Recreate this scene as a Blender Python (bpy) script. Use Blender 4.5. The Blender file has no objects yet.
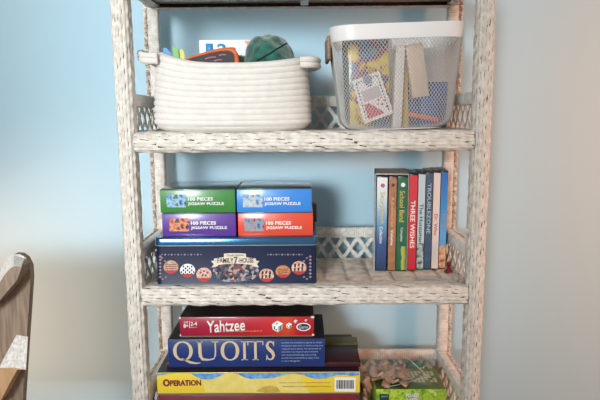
import bpy, bmesh, math, random
from mathutils import Vector, Matrix
random.seed(7)
PI = math.pi
SC = bpy.context.scene
COL = SC.collection

# ------------------------------------------------------------------ camera
F_PX = 561.59
CAM = Vector((-0.0029159, -1.06575619, 0.99102691))
CR = Vector((0.99996688, 0.00387494, -0.00715645))
CU = Vector((0.00647513, 0.15385224, 0.98807265))
CF = Vector((-0.00492976, 0.98808627, -0.15382206))
cam_data = bpy.data.cameras.new('camera')
cam = bpy.data.objects.new('camera', cam_data)
COL.objects.link(cam)
cam_data.sensor_fit = 'HORIZONTAL'
cam_data.sensor_width = 36.0
cam_data.lens = F_PX / 600.0 * 36.0
cam_data.clip_start = 0.05
m = Matrix((CR, CU, -CF)).transposed().to_4x4()
m.translation = CAM
cam.matrix_world = m
SC.camera = cam

# ------------------------------------------------------------------ world, lights, exposure
world = bpy.data.worlds.new('world')
SC.world = world
world.use_nodes = True
world.node_tree.nodes['Background'].inputs['Color'].default_value = (1.0, 0.95, 0.90, 1)
world.node_tree.nodes['Background'].inputs['Strength'].default_value = 0.50
SC.view_settings.view_transform = 'Standard'
SC.view_settings.look = 'None'
SC.view_settings.gamma = 1.0
SC.view_settings.use_curve_mapping = False
SC.view_settings.exposure = 0.08


def aim(o, target):
    d = Vector(target) - o.location
    o.rotation_euler = d.to_track_quat('-Z', 'Y').to_euler()


def area(name, loc, target, sx, sy, power, color):
    l = bpy.data.lights.new(name, 'AREA')
    l.shape = 'RECTANGLE'
    l.size, l.size_y, l.energy, l.color = sx, sy, power, color
    o = bpy.data.objects.new(name, l)
    COL.objects.link(o)
    o.location = loc
    aim(o, target)
    return o


def spot(name, loc, target, power, color, angle, blend, radius):
    l = bpy.data.lights.new(name, 'SPOT')
    l.energy, l.color = power, color
    l.spot_size, l.spot_blend, l.shadow_soft_size = math.radians(angle), blend, radius
    o = bpy.data.objects.new(name, l)
    COL.objects.link(o)
    o.location = loc
    aim(o, target)
    return o


key = area('window_daylight', (-1.05, -2.6, 1.45), (-0.19, 0.26, 1.00), 0.95, 1.25, 3.8, (0.93, 0.98, 1.0))
key.data.spread = math.radians(21)
spot('warm_lamp_right', (1.45, -0.45, 1.0), (1.08, 0.26, 0.84), 52, (1.0, 0.44, 0.24), 100, 0.6, 0.10)
spot('warm_lamp_left', (-1.30, -0.30, 0.45), (-0.66, 0.26, 0.53), 44, (1.0, 0.58, 0.37), 54, 0.9, 0.10)

# ------------------------------------------------------------------ helpers
WL = {}


def ray(u, v):
    return CF + CR * ((u - 300) / F_PX) - CU * ((v - 200) / F_PX)


def at(u, v, y):
    d = ray(u, v)
    p = CAM + d * ((y - CAM.y) / d.y)
    return p


def lin(c):
    def g(x):
        x /= 255.0
        return x / 12.92 if x <= 0.04045 else ((x + 0.055) / 1.055) ** 2.4
    return (g(c[0]), g(c[1]), g(c[2]), 1.0)


def empty(name, label, cat, loc, group=None):
    o = bpy.data.objects.new(name, None)
    COL.objects.link(o)
    o.location = loc
    o.empty_display_size = 0.02
    WL[o] = Vector(loc)
    o['label'] = label
    o['category'] = cat
    if group:
        o['group'] = group
    return o


def tag(o, label, cat, group=None, kind=None):
    o['label'] = label
    o['category'] = cat
    if group:
        o['group'] = group
    if kind:
        o['kind'] = kind
    return o


def build(name, bm, mats, parent=None, loc=None, smooth=True, angle=0.6, label=None):
    if not isinstance(mats, (list, tuple)):
        mats = [mats]
    base = Vector((0, 0, 0))
    if parent is not None:
        base = WL[parent]
    elif loc is not None:
        base = Vector(loc)
    bmesh.ops.translate(bm, verts=bm.verts, vec=-base)
    me = bpy.data.meshes.new(name)
    bm.to_mesh(me)
    bm.free()
    for mm in mats:
        me.materials.append(mm)
    if smooth:
        for p in me.polygons:
            p.use_smooth = True
        me.set_sharp_from_angle(angle=angle)
    o = bpy.data.objects.new(name, me)
    COL.objects.link(o)
    if parent is not None:
        o.parent = parent
        WL[o] = WL[parent].copy()
    else:
        o.location = base
        WL[o] = base.copy()
    if label:
        o['label'] = label
    return o


def box(bm, x0, x1, y0, y1, z0, z1, bev=0.0, seg=2, mat=0, M=None):
    r = bmesh.ops.create_cube(bm, size=1.0)
    vs = r['verts']
    T = Matrix.Translation(((x0 + x1) / 2, (y0 + y1) / 2, (z0 + z1) / 2)) @ Matrix.Diagonal((x1 - x0, y1 - y0, z1 - z0, 1))
    bmesh.ops.transform(bm, verts=vs, matrix=T)
    es = list({e for v in vs for e in v.link_edges})
    fs = list({f for v in vs for f in v.link_faces})
    for f in fs:
        f.material_index = mat
    if bev > 0:
        g = bmesh.ops.bevel(bm, geom=es, offset=bev, segments=seg, affect='EDGES', profile=0.5, clamp_overlap=True)
        vs = list({v for f in g['faces'] for v in f.verts} | {v for v in vs if v.is_valid})
    if M is not None:
        bmesh.ops.transform(bm, verts=vs, matrix=M)
    return vs


def boxbm(*a, **k):
    bm = bmesh.new()
    box(bm, *a, **k)
    return bm


def prism(bm, pts, y0, y1, mat=0):
    """polygon in the x-z plane, extruded from y0 (front) to y1 (back)"""
    f = [bm.verts.new((x, y0, z)) for x, z in pts]
    b = [bm.verts.new((x, y1, z)) for x, z in pts]
    n = len(pts)
    fs = [bm.faces.new(f), bm.faces.new(b[::-1])]
    for i in range(n):
        fs.append(bm.faces.new((f[i], b[i], b[(i + 1) % n], f[(i + 1) % n])))
    for q in fs:
        q.material_index = mat
    bmesh.ops.recalc_face_normals(bm, faces=fs)
    return fs


def tube(bm, pts, r, n=8, closed=False, mat=0, cap=True, flat=None):
    pts = [Vector(p) for p in pts]
    k = len(pts)
    rings = []
    up = Vector((0.13, 0.2, 1)).normalized()
    for i, p in enumerate(pts):
        a = pts[(i - 1) % k] if (closed or i > 0) else p
        b = pts[(i + 1) % k] if (closed or i < k - 1) else p
        t = (b - a).normalized()
        s = t.cross(up)
        if s.length < 1e-4:
            s = t.cross(Vector((1, 0, 0)))
        s.normalize()
        q = s.cross(t)
        rr = r(i / (k - 1)) if callable(r) else r
        ra, rb = (rr, rr) if flat is None else (rr * flat[0], rr * flat[1])
        rings.append([bm.verts.new(p + s * (math.cos(2 * PI * j / n) * ra) + q * (math.sin(2 * PI * j / n) * rb)) for j in range(n)])
    for i in range(k if closed else k - 1):
        A, B = rings[i], rings[(i + 1) % k]
        for j in range(n):
            f = bm.faces.new((A[j], A[(j + 1) % n], B[(j + 1) % n], B[j]))
            f.material_index = mat
    if cap and not closed:
        for f in (bm.faces.new(rings[0][::-1]), bm.faces.new(rings[-1])):
            f.material_index = mat


def skin_rings(bm, rings, mat=0, cap0=True, cap1=True):
    R = [[bm.verts.new(p) for p in r] for r in rings]
    n = len(R[0])
    for A, B in zip(R, R[1:]):
        for j in range(n):
            f = bm.faces.new((A[j], A[(j + 1) % n], B[(j + 1) % n], B[j]))
            f.material_index = mat
    if cap0:
        bm.faces.new(R[0][::-1]).material_index = mat
    if cap1:
        bm.faces.new(R[-1]).material_index = mat
    return R


def rrect(hx, hy, r, n=5):
    """rounded rectangle outline, counter-clockwise"""
    out = []
    for cx, cy, a0 in ((hx - r, hy - r, 0), (-hx + r, hy - r, PI / 2), (-hx + r, -hy + r, PI), (hx - r, -hy + r, 1.5 * PI)):
        for i in range(n + 1):
            a = a0 + PI / 2 * i / n
            out.append((cx + r * math.cos(a), cy + r * math.sin(a)))
    return out


def ell(cx, cz, rx, rz, n=28, a0=0.0):
    return [(cx + rx * math.cos(a0 + 2 * PI * i / n), cz + rz * math.sin(a0 + 2 * PI * i / n)) for i in range(n)]


def text_bm(body, x0, x1, z0, z1, y, vertical=False, bold=0.0, shear=0.0, depth=0.0003):
    cu = bpy.data.curves.new('lettering', 'FONT')
    cu.body = body
    cu.size = 1.0
    cu.offset = bold
    cu.resolution_u = 3
    o = bpy.data.objects.new('lettering', cu)
    COL.objects.link(o)
    dg = bpy.context.evaluated_depsgraph_get()
    me = bpy.data.meshes.new_from_object(o.evaluated_get(dg))
    bpy.data.objects.remove(o)
    bpy.data.curves.remove(cu)
    bm = bmesh.new()
    bm.from_mesh(me)
    bpy.data.meshes.remove(me)
    xs = [v.co.x for v in bm.verts]
    ys = [v.co.y for v in bm.verts]
    ax, bx, ay, by = min(xs), max(xs), min(ys), max(ys)
    for v in bm.verts:
        s = (v.co.x - ax) / (bx - ax)
        t = (v.co.y - ay) / (by - ay)
        if vertical:
            v.co = (x0 + t * (x1 - x0), y, z1 - s * (z1 - z0))
        else:
            v.co = (x0 + s * (x1 - x0), y, z0 + t * (z1 - z0) + shear * s)
    r = bmesh.ops.extrude_face_region(bm, geom=bm.faces[:])
    bmesh.ops.translate(bm, verts=[g for g in r['geom'] if isinstance(g, bmesh.types.BMVert)], vec=(0, -depth, 0))
    bmesh.ops.recalc_face_normals(bm, faces=bm.faces[:])
    return bm


def lettering(body, u0, u1, v0, v1, yf, mat, parent, **k):
    """writing that fills the given rectangle of a front face at depth yf"""
    a, b = at(u0, v1, yf), at(u1, v0, yf)
    return build('lettering', text_bm(body, a.x, b.x, a.z, b.z, yf - 0.0004, **k), mat, parent, smooth=False)


def decal(bm, pts_uv, yf, mat=0, lift=0.0003, depth=0.0006):
    pts = [at(u, v, yf) for u, v in pts_uv]
    prism(bm, [(p.x, p.z) for p in pts], yf - lift - 0.0001, yf - lift + depth, mat)


# ------------------------------------------------------------------ materials
def mat(name, col, rough=0.5, metal=0.0, var=0.0, scale=30.0, bump=0.0, bscale=80.0, coat=0.0, col2=None, stretch=(1, 1, 1), sheen=0.0, spec=0.5):
    mt = bpy.data.materials.new(name)
    mt.use_nodes = True
    nt = mt.node_tree
    b = nt.nodes['Principled BSDF']
    c = lin(col)
    b.inputs['Base Color'].default_value = c
    b.inputs['Roughness'].default_value = rough
    b.inputs['Metallic'].default_value = metal
    b.inputs['Coat Weight'].default_value = coat
    b.inputs['Coat Roughness'].default_value = 0.08
    b.inputs['Sheen Weight'].default_value = sheen
    b.inputs['Specular IOR Level'].default_value = spec
    tc = nt.nodes.new('ShaderNodeTexCoord')
    mp = nt.nodes.new('ShaderNodeMapping')
    mp.inputs['Scale'].default_value = stretch
    nt.links.new(tc.outputs['Object'], mp.inputs['Vector'])
    if col2 is None and var > 0:
        col2 = tuple(max(0, x * (1 - var)) for x in col)
    if col2 is not None:
        n = nt.nodes.new('ShaderNodeTexNoise')
        n.inputs['Scale'].default_value = scale
        n.inputs['Detail'].default_value = 5
        r = nt.nodes.new('ShaderNodeValToRGB')
        r.color_ramp.elements[0].position = 0.38
        r.color_ramp.elements[1].position = 0.62
        r.color_ramp.elements[0].color = c
        r.color_ramp.elements[1].color = lin(col2)
        nt.links.new(mp.outputs[0], n.inputs['Vector'])
        nt.links.new(n.outputs['Fac'], r.inputs[0])
        nt.links.new(r.outputs[0], b.inputs['Base Color'])
    if bump > 0:
        n2 = nt.nodes.new('ShaderNodeTexNoise')
        n2.inputs['Scale'].default_value = bscale
        n2.inputs['Detail'].default_value = 4
        bp = nt.nodes.new('ShaderNodeBump')
        bp.inputs['Strength'].default_value = bump
        bp.inputs['Distance'].default_value = 0.002
        nt.links.new(mp.outputs[0], n2.inputs['Vector'])
        nt.links.new(n2.outputs['Fac'], bp.inputs['Height'])
        nt.links.new(bp.outputs[0], b.inputs['Normal'])
    return mt


def print_mat(name, stops, axis='X', lo=0.0, hi=1.0, rough=0.3, noise=0.0, scale=60.0, coat=0.3):
    """printed colour ramp along one object axis (a printed picture), optionally broken up by noise"""
    mt = bpy.data.materials.new(name)
    mt.use_nodes = True
    nt = mt.node_tree
    b = nt.nodes['Principled BSDF']
    b.inputs['Roughness'].default_value = rough
    b.inputs['Coat Weight'].default_value = coat
    tc = nt.nodes.new('ShaderNodeTexCoord')
    sp = nt.nodes.new('ShaderNodeSeparateXYZ')
    mr = nt.nodes.new('ShaderNodeMapRange')
    mr.inputs['From Min'].default_value = lo
    mr.inputs['From Max'].default_value = hi
    nt.links.new(tc.outputs['Object'], sp.inputs[0])
    nt.links.new(sp.outputs[axis], mr.inputs['Value'])
    val = mr.outputs[0]
    if noise > 0:
        n = nt.nodes.new('ShaderNodeTexNoise')
        n.inputs['Scale'].default_value = scale
        n.inputs['Detail'].default_value = 4
        nt.links.new(tc.outputs['Object'], n.inputs['Vector'])
        ma = nt.nodes.new('ShaderNodeMath')
        ma.operation = 'MULTIPLY_ADD'
        ma.inputs[1].default_value = noise
        ma.inputs[2].default_value = -noise / 2
        nt.links.new(n.outputs['Fac'], ma.inputs[0])
        ad = nt.nodes.new('ShaderNodeMath')
        ad.operation = 'ADD'
        nt.links.new(val, ad.inputs[0])
        nt.links.new(ma.outputs[0], ad.inputs[1])
        val = ad.outputs[0]
    r = nt.nodes.new('ShaderNodeValToRGB')
    els = r.color_ramp.elements
    while len(els) < len(stops):
        els.new(0.5)
    for e, (p, c) in zip(els, stops):
        e.position = p
        e.color = lin(c)
    nt.links.new(val, r.inputs[0])
    nt.links.new(r.outputs[0], b.inputs['Base Color'])
    return mt


def cells_mat(name, cols, scale=200.0, rough=0.35, coat=0.3, noise=False):
    """printed picture made of small patches of several colours"""
    mt = bpy.data.materials.new(name)
    mt.use_nodes = True
    nt = mt.node_tree
    b = nt.nodes['Principled BSDF']
    b.inputs['Roughness'].default_value = rough
    b.inputs['Coat Weight'].default_value = coat
    tc = nt.nodes.new('ShaderNodeTexCoord')
    r = nt.nodes.new('ShaderNodeValToRGB')
    if noise:
        v = nt.nodes.new('ShaderNodeTexNoise')
        v.inputs['Scale'].default_value = scale
        v.inputs['Detail'].default_value = 3
        out = v.outputs['Fac']
        lo, hi = 0.32, 0.68
    else:
        v = nt.nodes.new('ShaderNodeTexVoronoi')
        v.inputs['Scale'].default_value = scale
        sx = nt.nodes.new('ShaderNodeSeparateXYZ')
        nt.links.new(v.outputs['Color'], sx.inputs[0])
        out = sx.outputs[0]
        lo, hi = 0.0, 1.0
        r.color_ramp.interpolation = 'CONSTANT'
    nt.links.new(tc.outputs['Object'], v.inputs['Vector'])
    els = r.color_ramp.elements
    while len(els) < len(cols):
        els.new(0.5)
    k = len(cols)
    for i, (e, c) in enumerate(zip(els, cols)):
        e.position = lo + (hi - lo) * i / max(1, k - (1 if noise else 0))
        e.color = lin(c)
    nt.links.new(out, r.inputs[0])
    nt.links.new(r.outputs[0], b.inputs['Base Color'])
    return mt


M_wall = mat('pale_blue_wall_paint', (172, 204, 219), 0.75, bump=0.08, bscale=60)
M_floor = mat('floor_boards', (200, 184, 164), 0.5, var=0.2, scale=6, stretch=(1, 12, 1))
M_wick = mat('white_painted_wicker', (224, 217, 207), 0.5, var=0.10, scale=90, bump=0.25, bscale=300)
M_core = mat('wicker_gap', (84, 70, 58), 0.8, var=0.3, scale=120)
M_wrap = mat('white_wrapped_cane', (230, 225, 217), 0.5, var=0.10, scale=70, bump=0.2, bscale=300)
M_seat = mat('woven_shelf_cane', (230, 216, 200), 0.55, var=0.16, scale=45, bump=0.25, bscale=300)
M_twist = mat('twisted_trim_cane', (230, 222, 212), 0.6, col2=(166, 146, 128), scale=120)
M_white = mat('white_ink', (240, 240, 238), 0.45)
M_black = mat('black_plastic', (22, 22, 24), 0.35)

# ------------------------------------------------------------------ levels
Z3, Z2, Z1, Z4 = 0.9550, 0.6547, 0.3540, 1.2565        # shelf tops
TH = 0.0355
FLOOR = -0.20
HX, DY = 0.3325, 0.2152                                # post centres
WALL_Y = 0.262

# ------------------------------------------------------------------ setting
bm = boxbm(-3.2, 3.2, WALL_Y, WALL_Y + 0.1, FLOOR, 2.5)
o = build('wall_back', bm, M_wall, smooth=False)
o['kind'] = 'structure'
bm = boxbm(-3.2, 3.2, -3.5, WALL_Y + 0.1, FLOOR - 0.1, FLOOR)
o = build('floor', bm, M_floor, smooth=False)
o['kind'] = 'structure'
bm = boxbm(-3.2, 3.2, WALL_Y - 0.014, WALL_Y, FLOOR, FLOOR + 0.09, bev=0.004)
o = build('baseboard_back', bm, M_white)
o['kind'] = 'structure'


# ------------------------------------------------------------------ wicker shelf unit
def strands(bm, P, length, width, s_len, s_pitch, s_w, hgt, tilt, mat=0, jit=0.12, t_open=False):
    """woven strands laid in staggered columns on a surface P(s, t, h): s along, t around (metres)"""
    ncol = max(3, round(width / s_w))
    cw = width / ncol
    for c in range(ncol):
        t0 = (c + 0.5) * cw
        off = (c % 2) * 0.5 * s_pitch + (0.23 * s_pitch if c % 4 > 1 else 0)
        k = int(length / s_pitch) + 2
        for i in range(-1, k):
            s0 = (i + 0.5) * s_pitch + off + random.uniform(-jit, jit) * s_pitch
            L = s_len * random.uniform(0.92, 1.08)
            tl = tilt * random.uniform(0.6, 1.3)
            hh = hgt * random.uniform(0.8, 1.15)
            rows = []
            for a in (-1, -0.62, 0, 0.62, 1):
                w = cw * (0.59 - 0.32 * abs(a) ** 1.5)
                row = []
                for b in (-1, 0, 1):
                    s = min(max(s0 + a * L / 2, 0), length)
                    t = t0 + b * w + tl * a
                    if t_open:
                        t = min(max(t, 0), width)
                    h = hh * (1 - 0.85 * abs(a) ** 2.5) * (1 - 0.75 * b * b) - 0.0004
                    row.append(bm.verts.new(P(s, t, h)))
                rows.append(row)
            for A, B in zip(rows, rows[1:]):
                for j in range(2):
                    f = bm.faces.new((A[j], A[j + 1], B[j + 1], B[j]))
                    f.material_index = mat


def braided_post(cx, cy, z0, z1, r):
    bm = bmesh.new()
    w = 2 * PI * r

    def P(s, t, h):
        a = t / r
        k = 1.0 + 0.06 * math.cos(4 * a + PI)
        return Vector((cx + (r * k + h) * math.cos(a), cy + (r * k + h) * math.sin(a), z0 + s))
    rings = [[P(s, w * j / 20, 0) for j in range(20)] for s in (0, z1 - z0)]
    skin_rings(bm, rings, mat=1)
    strands(bm, P, z1 - z0, w, 0.0340, 0.0265, 0.0070, 0.0034, 0.0004, mat=0)
    bmesh.ops.recalc_face_normals(bm, faces=bm.faces[:])
    return bm


def braided_edge(length, org, ux, uy):
    """shelf rim: org start point on the rim line at shelf-top height, ux along, uy outwards"""
    bm = bmesh.new()
    prof = []
    prof.append((-0.030, 0.0))
    for i in range(9):
        a = PI / 2 - PI * i / 8
        prof.append((0.012 * math.cos(a), -0.0125 + 0.0125 * math.sin(a) if a > 0 else -(TH - 0.0125) + 0.0125 * math.sin(a)))
    prof.append((-0.020, -TH))
    cum = [0]
    for p, q in zip(prof, prof[1:]):
        cum.append(cum[-1] + math.hypot(q[0] - p[0], q[1] - p[1]))
    tot = cum[-1]

    def P(s, t, h):
        t = min(max(t, 0), tot)
        i = 0
        while i < len(cum) - 2 and cum[i + 1] < t:
            i += 1
        f = (t - cum[i]) / (cum[i + 1] - cum[i])
        p, q = prof[i], prof[i + 1]
        d = (q[0] - p[0], q[1] - p[1])
        l = math.hypot(*d)
        n = (-d[1] / l, d[0] / l)
        o_, z_ = p[0] + d[0] * f + n[0] * h, p[1] + d[1] * f + n[1] * h
        return org + ux * s + uy * o_ + Vector((0, 0, z_))
    rings = []
    for s in (0, length):
        rings.append([P(s, c, -0.001) for c in cum])
    R = [[bm.verts.new(p) for p in r] for r in rings]
    for j in range(len(cum) - 1):
        bm.faces.new((R[0][j], R[0][j + 1], R[1][j + 1], R[1][j])).material_index = 1
    strands(bm, P, length, tot, 0.0530, 0.0420, 0.0070, 0.0033, 0.0015, mat=0, t_open=True)
    bmesh.ops.recalc_face_normals(bm, faces=bm.faces[:])
    return bm


def wrapped_bar(bm, p0, p1, w, d, side, pitch=0.0036, mat=0):
    """cane-wrapped rectangular bar from p0 to p1; side = direction of its width w"""
    p0, p1 = Vector(p0), Vector(p1)
    t = (p1 - p0)
    L = t.length
    t.normalize()
    side = Vector(side).normalized()
    oth = t.cross(side)
    prof = rrect(w / 2, d / 2, min(w, d) * 0.28, 2)
    n = max(2, int(L / pitch))
    rings = []
    for i in range(n):
        for f, g in ((0.0, 0.90), (0.3, 1.0), (0.7, 1.0)):
            s = (i + f) * L / n
            jig = 1 + 0.01 * math.sin(i * 2.3)
            rings.append([p0 + t * s + side * (a * g * jig) + oth * (b * g) for a, b in prof])
    rings.append([p1 + side * (a * 0.955) + oth * (b * 0.955) for a, b in prof])
    skin_rings(bm, rings, mat=mat)


def twist(bm, p0, p1, r=0.0032, turn=0.014, mat=0):
    p0, p1 = Vector(p0), Vector(p1)
    t = p1 - p0
    L = t.length
    t.normalize()
    a = t.cross(Vector((0.3, 0.5, 0.81)))
    a.normalize()
    b = t.cross(a)
    n = int(L / 0.003)
    for ph in (0, PI):
        pts = []
        for i in range(n + 1):
            s = L * i / n
            w = 2 * PI * s / turn + ph
            pts.append(p0 + t * s + a * (math.cos(w) * r * 0.8) + b * (math.sin(w) * r * 0.8))
        tube(bm, pts, r, 5, mat=mat)


unit = empty('wicker_shelf_unit', 'white painted wicker shelf unit with braided posts standing against the pale blue wall', 'shelf', (0, DY / 2, FLOOR))
TOP = Z4 + 0.015
for sx in (-1, 1):
    build('front_post', braided_post(sx * HX, 0.0, FLOOR, TOP, 0.0162), [M_wick, M_core], unit, angle=1.2)
BX = 0.3285
for sx in (-1, 1):
    bm = bmesh.new()
    wrapped_bar(bm, (sx * BX, DY, FLOOR), (sx * BX, DY, TOP), 0.026, 0.024, (1, 0, 0))
    bp = build('back_post', bm, M_wrap, unit)
    bm = bmesh.new()
    twist(bm, (sx * (BX + 0.0165), DY - 0.006, FLOOR), (sx * (BX + 0.0165), DY - 0.006, TOP))
    build('twisted_trim', bm, M_twist, bp)


# woven shelf panel, one mesh used by every shelf
def shelf_panel(z):
    bm = bmesh.new()
    x0, x1, y0, y1 = -0.322, 0.322, 0.006, DY - 0.006
    nx, ny = 168, 190
    V = []
    for j in range(ny + 1):
        y = y0 + (y1 - y0) * j / ny
        row = []
        for i in range(nx + 1):
            x = x0 + (x1 - x0) * i / nx
            k = abs(math.sin(PI * (x + 0.008) / 0.048))
            cell = int((x + 0.008) / 0.048 + 50)
            h = 0.0036 * (min(1.0, k * 1.5)) ** 0.8
            h += 0.0016 * abs(math.sin(PI * y / 0.0062 + (0.5 * PI if cell % 2 else 0)))
            row.append(bm.verts.new((x, y, z - 0.0046 + h)))
        V.append(row)
    for j in range(ny):
        for i in range(nx):
            bm.faces.new((V[j][i], V[j][i + 1], V[j + 1][i + 1], V[j + 1][i]))
    box(bm, x0, x1, y0, y1, z - TH + 0.006, z - 0.0056, mat=1)
    return bm


panel0 = None
for z in (Z1, Z2, Z3, Z4):
    if panel0 is None:
        panel0 = build('shelf_panel', shelf_panel(z), [M_seat, M_wrap], unit, angle=1.2)
        pn = panel0
    else:
        pn = panel0.copy()
        COL.objects.link(pn)
        pn.parent = unit
        pn.location.z += z - Z1
    pn_children = []
    Lx, Ly = 2 * HX - 0.030, DY - 0.026
    rims = [(Lx, Vector((-HX + 0.015, -0.004, z)), Vector((1, 0, 0)), Vector((0, -1, 0))),
            (Lx, Vector((-HX + 0.015, DY - 0.002, z - 0.004)), Vector((1, 0, 0)), Vector((0, 1, 0))),
            (Ly, Vector((-HX + 0.002, 0.014, z)), Vector((0, 1, 0)), Vector((-1, 0, 0))),
            (Ly, Vector((HX - 0.002, 0.014, z)), Vector((0, 1, 0)), Vector((1, 0, 0)))]
    for L, og, ux, uy in rims:
        build('braided_rim', braided_edge(L, og, ux, uy), [M_wick, M_core], unit, angle=1.2)

bm = boxbm(-0.005, 0.012, 0.03, DY - 0.03, Z4 - TH - 0.004, Z4 - TH + 0.008, bev=0.002)
build('underside_batten', bm, M_wrap, unit)


def lattice(p0, p1, h, thick, nrm):
    """crossed cane strips filling a panel h high between p0 and p1 (bottom line)"""
    bm = bmesh.new()
    p0, p1 = Vector(p0), Vector(p1)
    t = p1 - p0
    L = t.length
    t.normalize()
    nrm = Vector(nrm)
    up = Vector((0, 0, 1))
    run = 0.036
    for sgn, lift in ((1, 0.0), (-1, thick)):
        k = -run
        while k < L + run:
            for dw in (-0.0018, 0.0018):
                a, b = k + dw * 1.3, k + dw * 1.3 + run * sgn
                z0_, z1_ = 0.0, h
                if min(a, b) < 0:
                    if max(a, b) <= 0.004:
                        continue
                    f = (0 - a) / (b - a)
                    if a < 0:
                        a, z0_ = 0, h * f
                    else:
                        b, z1_ = 0, h * f
                if max(a, b) > L:
                    if min(a, b) >= L - 0.004:
                        continue
                    f = (L - a) / (b - a)
                    zz = z0_ + (z1_ - z0_) * f
                    if a > L:
                        a, z0_ = L, zz
                    else:
                        b, z1_ = L, zz
                A = p0 + t * a + up * z0_ + nrm * lift
                B = p0 + t * b + up * z1_ + nrm * lift
                d = (B - A).normalized()
                s = d.cross(nrm).normalized() * 0.0020
                n2 = nrm * (thick / 2)
                q = [[A - s - n2, A + s - n2, A + s + n2, A - s + n2], [B - s - n2, B + s - n2, B + s + n2, B - s + n2]]
                skin_rings(bm, q)
            k += 0.034
    bmesh.ops.recalc_face_normals(bm, faces=bm.faces[:])
    return bm


G, GB = 0.0732, 0.025
for z in (Z1, Z2, Z3):
    zt = z + G
    bm = bmesh.new()
    wrapped_bar(bm, (-BX + 0.013, DY, zt - GB / 2), (BX - 0.013, DY, zt - GB / 2), GB, 0.014, (0, 0, 1), pitch=0.0052)
    g = build('gallery_rail', bm, M_wrap, unit)
    build('lattice', lattice((-BX + 0.013, DY, z - 0.002), (BX - 0.013, DY, z - 0.002), G - GB + 0.004, 0.0022, (0, -1, 0)), M_wrap, g, smooth=False)
    for sx in (-1, 1):
        bm = bmesh.new()
        wrapped_bar(bm, (sx * (HX - 0.004), 0.013, zt - GB / 2), (sx * (BX - 0.002), DY - 0.011, zt - GB / 2), GB, 0.022, (0, 0, 1), pitch=0.0052)
        g = build('gallery_rail', bm, M_wrap, unit)
        build('lattice', lattice((sx * (HX - 0.004), 0.014, z - 0.002), (sx * (BX - 0.002), DY - 0.012, z - 0.002), G - GB + 0.004, 0.0022, (-sx, 0, 0)), M_wrap, g, smooth=False)
        bm = bmesh.new()
        twist(bm, (sx * (HX + 0.009), 0.014, zt - 0.004), (sx * (BX + 0.010), DY - 0.014, zt - 0.004))
        build('twisted_trim', bm, M_twist, g)

# ------------------------------------------------------------------ rope basket, upper shelf left
M_rope = mat('cotton_rope', (226, 221, 214), 0.85, var=0.03, scale=60, bump=0.6, bscale=420, sheen=0.2)
BCX, BCY, BZ = -0.1385, 0.064, Z3 + 0.0005


def basket_pt(a, hx, hy, pw=2.7):
    c, s = math.cos(a), math.sin(a)
    return (math.copysign(abs(c) ** (2 / pw), c) * hx, math.copysign(abs(s) ** (2 / pw), s) * hy)


rb = empty('rope_basket', 'cream coiled cotton rope basket with loop handles on the upper shelf', 'basket', (BCX, BCY, BZ))
bm = bmesh.new()
NA, NC, CH = 120, 12, 0.0104
rings = []


def rim_sag(a, k):
    """the ends stand higher than the middle of the long sides"""
    return (0.012 * math.cos(a) ** 2 * (2.2 if math.cos(a) < 0 else 1.1)) * k


def outer(k):
    bot = 1 - 0.34 * max(0, (0.16 - k) / 0.16) ** 2.2 * 0.5
    hx = (0.1535 - 0.010 * k ** 1.5) * bot
    hy = (0.090 - 0.003 * k) * bot
    return hx, hy


prof = [(0.0, None)]
for c in range(NC):
    for f in (0.0, 0.22, 0.5, 0.78):
        prof.append(((c + f) / NC, 0.0023 * math.sqrt(max(0, 1 - (2 * f - 1) ** 2)) if f else 0.0))
prof.append((1.0, 0.0))
RI = []
for k, b in prof:
    hx, hy = outer(k)
    r = []
    for i in range(NA):
        a = 2 * PI * i / NA
        bb = b if b is not None else -0.012
        x, y = basket_pt(a, hx + bb, hy + bb)
        r.append(Vector((BCX + x, BCY + y, BZ + k * NC * CH + rim_sag(a, k))))
    RI.append(r)
for k in (1.0, 0.6, 0.2, 0.08):
    hx, hy = outer(k)
    RI.append([Vector((BCX + basket_pt(2 * PI * i / NA, hx - 0.009, hy - 0.009)[0], BCY + basket_pt(2 * PI * i / NA, hx - 0.009, hy - 0.009)[1],
                       BZ + k * NC * CH + (0.002 if k == 1 else 0) + rim_sag(2 * PI * i / NA, k))) for i in range(NA)])
skin_rings(bm, RI)
bmesh.ops.recalc_face_normals(bm, faces=bm.faces[:])
build('body', bm, M_rope, rb, angle=1.0)
for sx in (-1, 1):
    bm = bmesh.new()
    zt = BZ + NC * CH + (0.0335 if sx < 0 else 0.0150) - 0.0095
    hx0 = 0.132
    reach = 0.176 if sx < 0 else 0.168
    ctrl = []
    for i in range(25):
        a = -PI / 2 + PI * i / 24
        ctrl.append((hx0 + (reach - hx0) * max(0.0, math.cos(a)) ** 0.55, 0.062 * math.sin(a)))
    for dz in (0.0044, -0.0052):
        tube(bm, [(BCX + sx * x, BCY + y, zt + dz - (0.012 if sx < 0 else 0.002) * min(1, abs(y) / 0.062) ** 2) for x, y in ctrl], 0.0056, 8)
    build('handle', bm, M_rope, rb)

# contents of the rope basket
M_plush = mat('dark_green_plush', (38, 104, 88), 0.95, col2=(22, 66, 58), scale=70, bump=1.0, bscale=160, sheen=0.7)
M_plush2 = mat('light_green_plush', (120, 160, 120), 0.95, var=0.3, scale=90, bump=0.8, bscale=200, sheen=0.5)
M_seam = mat('seam_thread', (10, 34, 32), 0.9)
px, pz = -0.0665, 1.086
pl = empty('plush_toy', 'dark green round plush toy with a stitched seam poking out of the rope basket', 'toy', (px, 0.076, BZ + 0.012))


def plush_pt(d):
    k = 1 + 0.05 * math.sin(3 * d.x + 5 * d.z) + 0.03 * math.sin(9 * d.x + 2) * math.sin(8 * d.z + d.y * 5)
    flat = 0.0595 if d.z > 0 else 0.11
    return Vector((px + d.x * 0.0535 * k, 0.076 + d.y * 0.058 * k, pz + d.z * flat * k))


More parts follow.
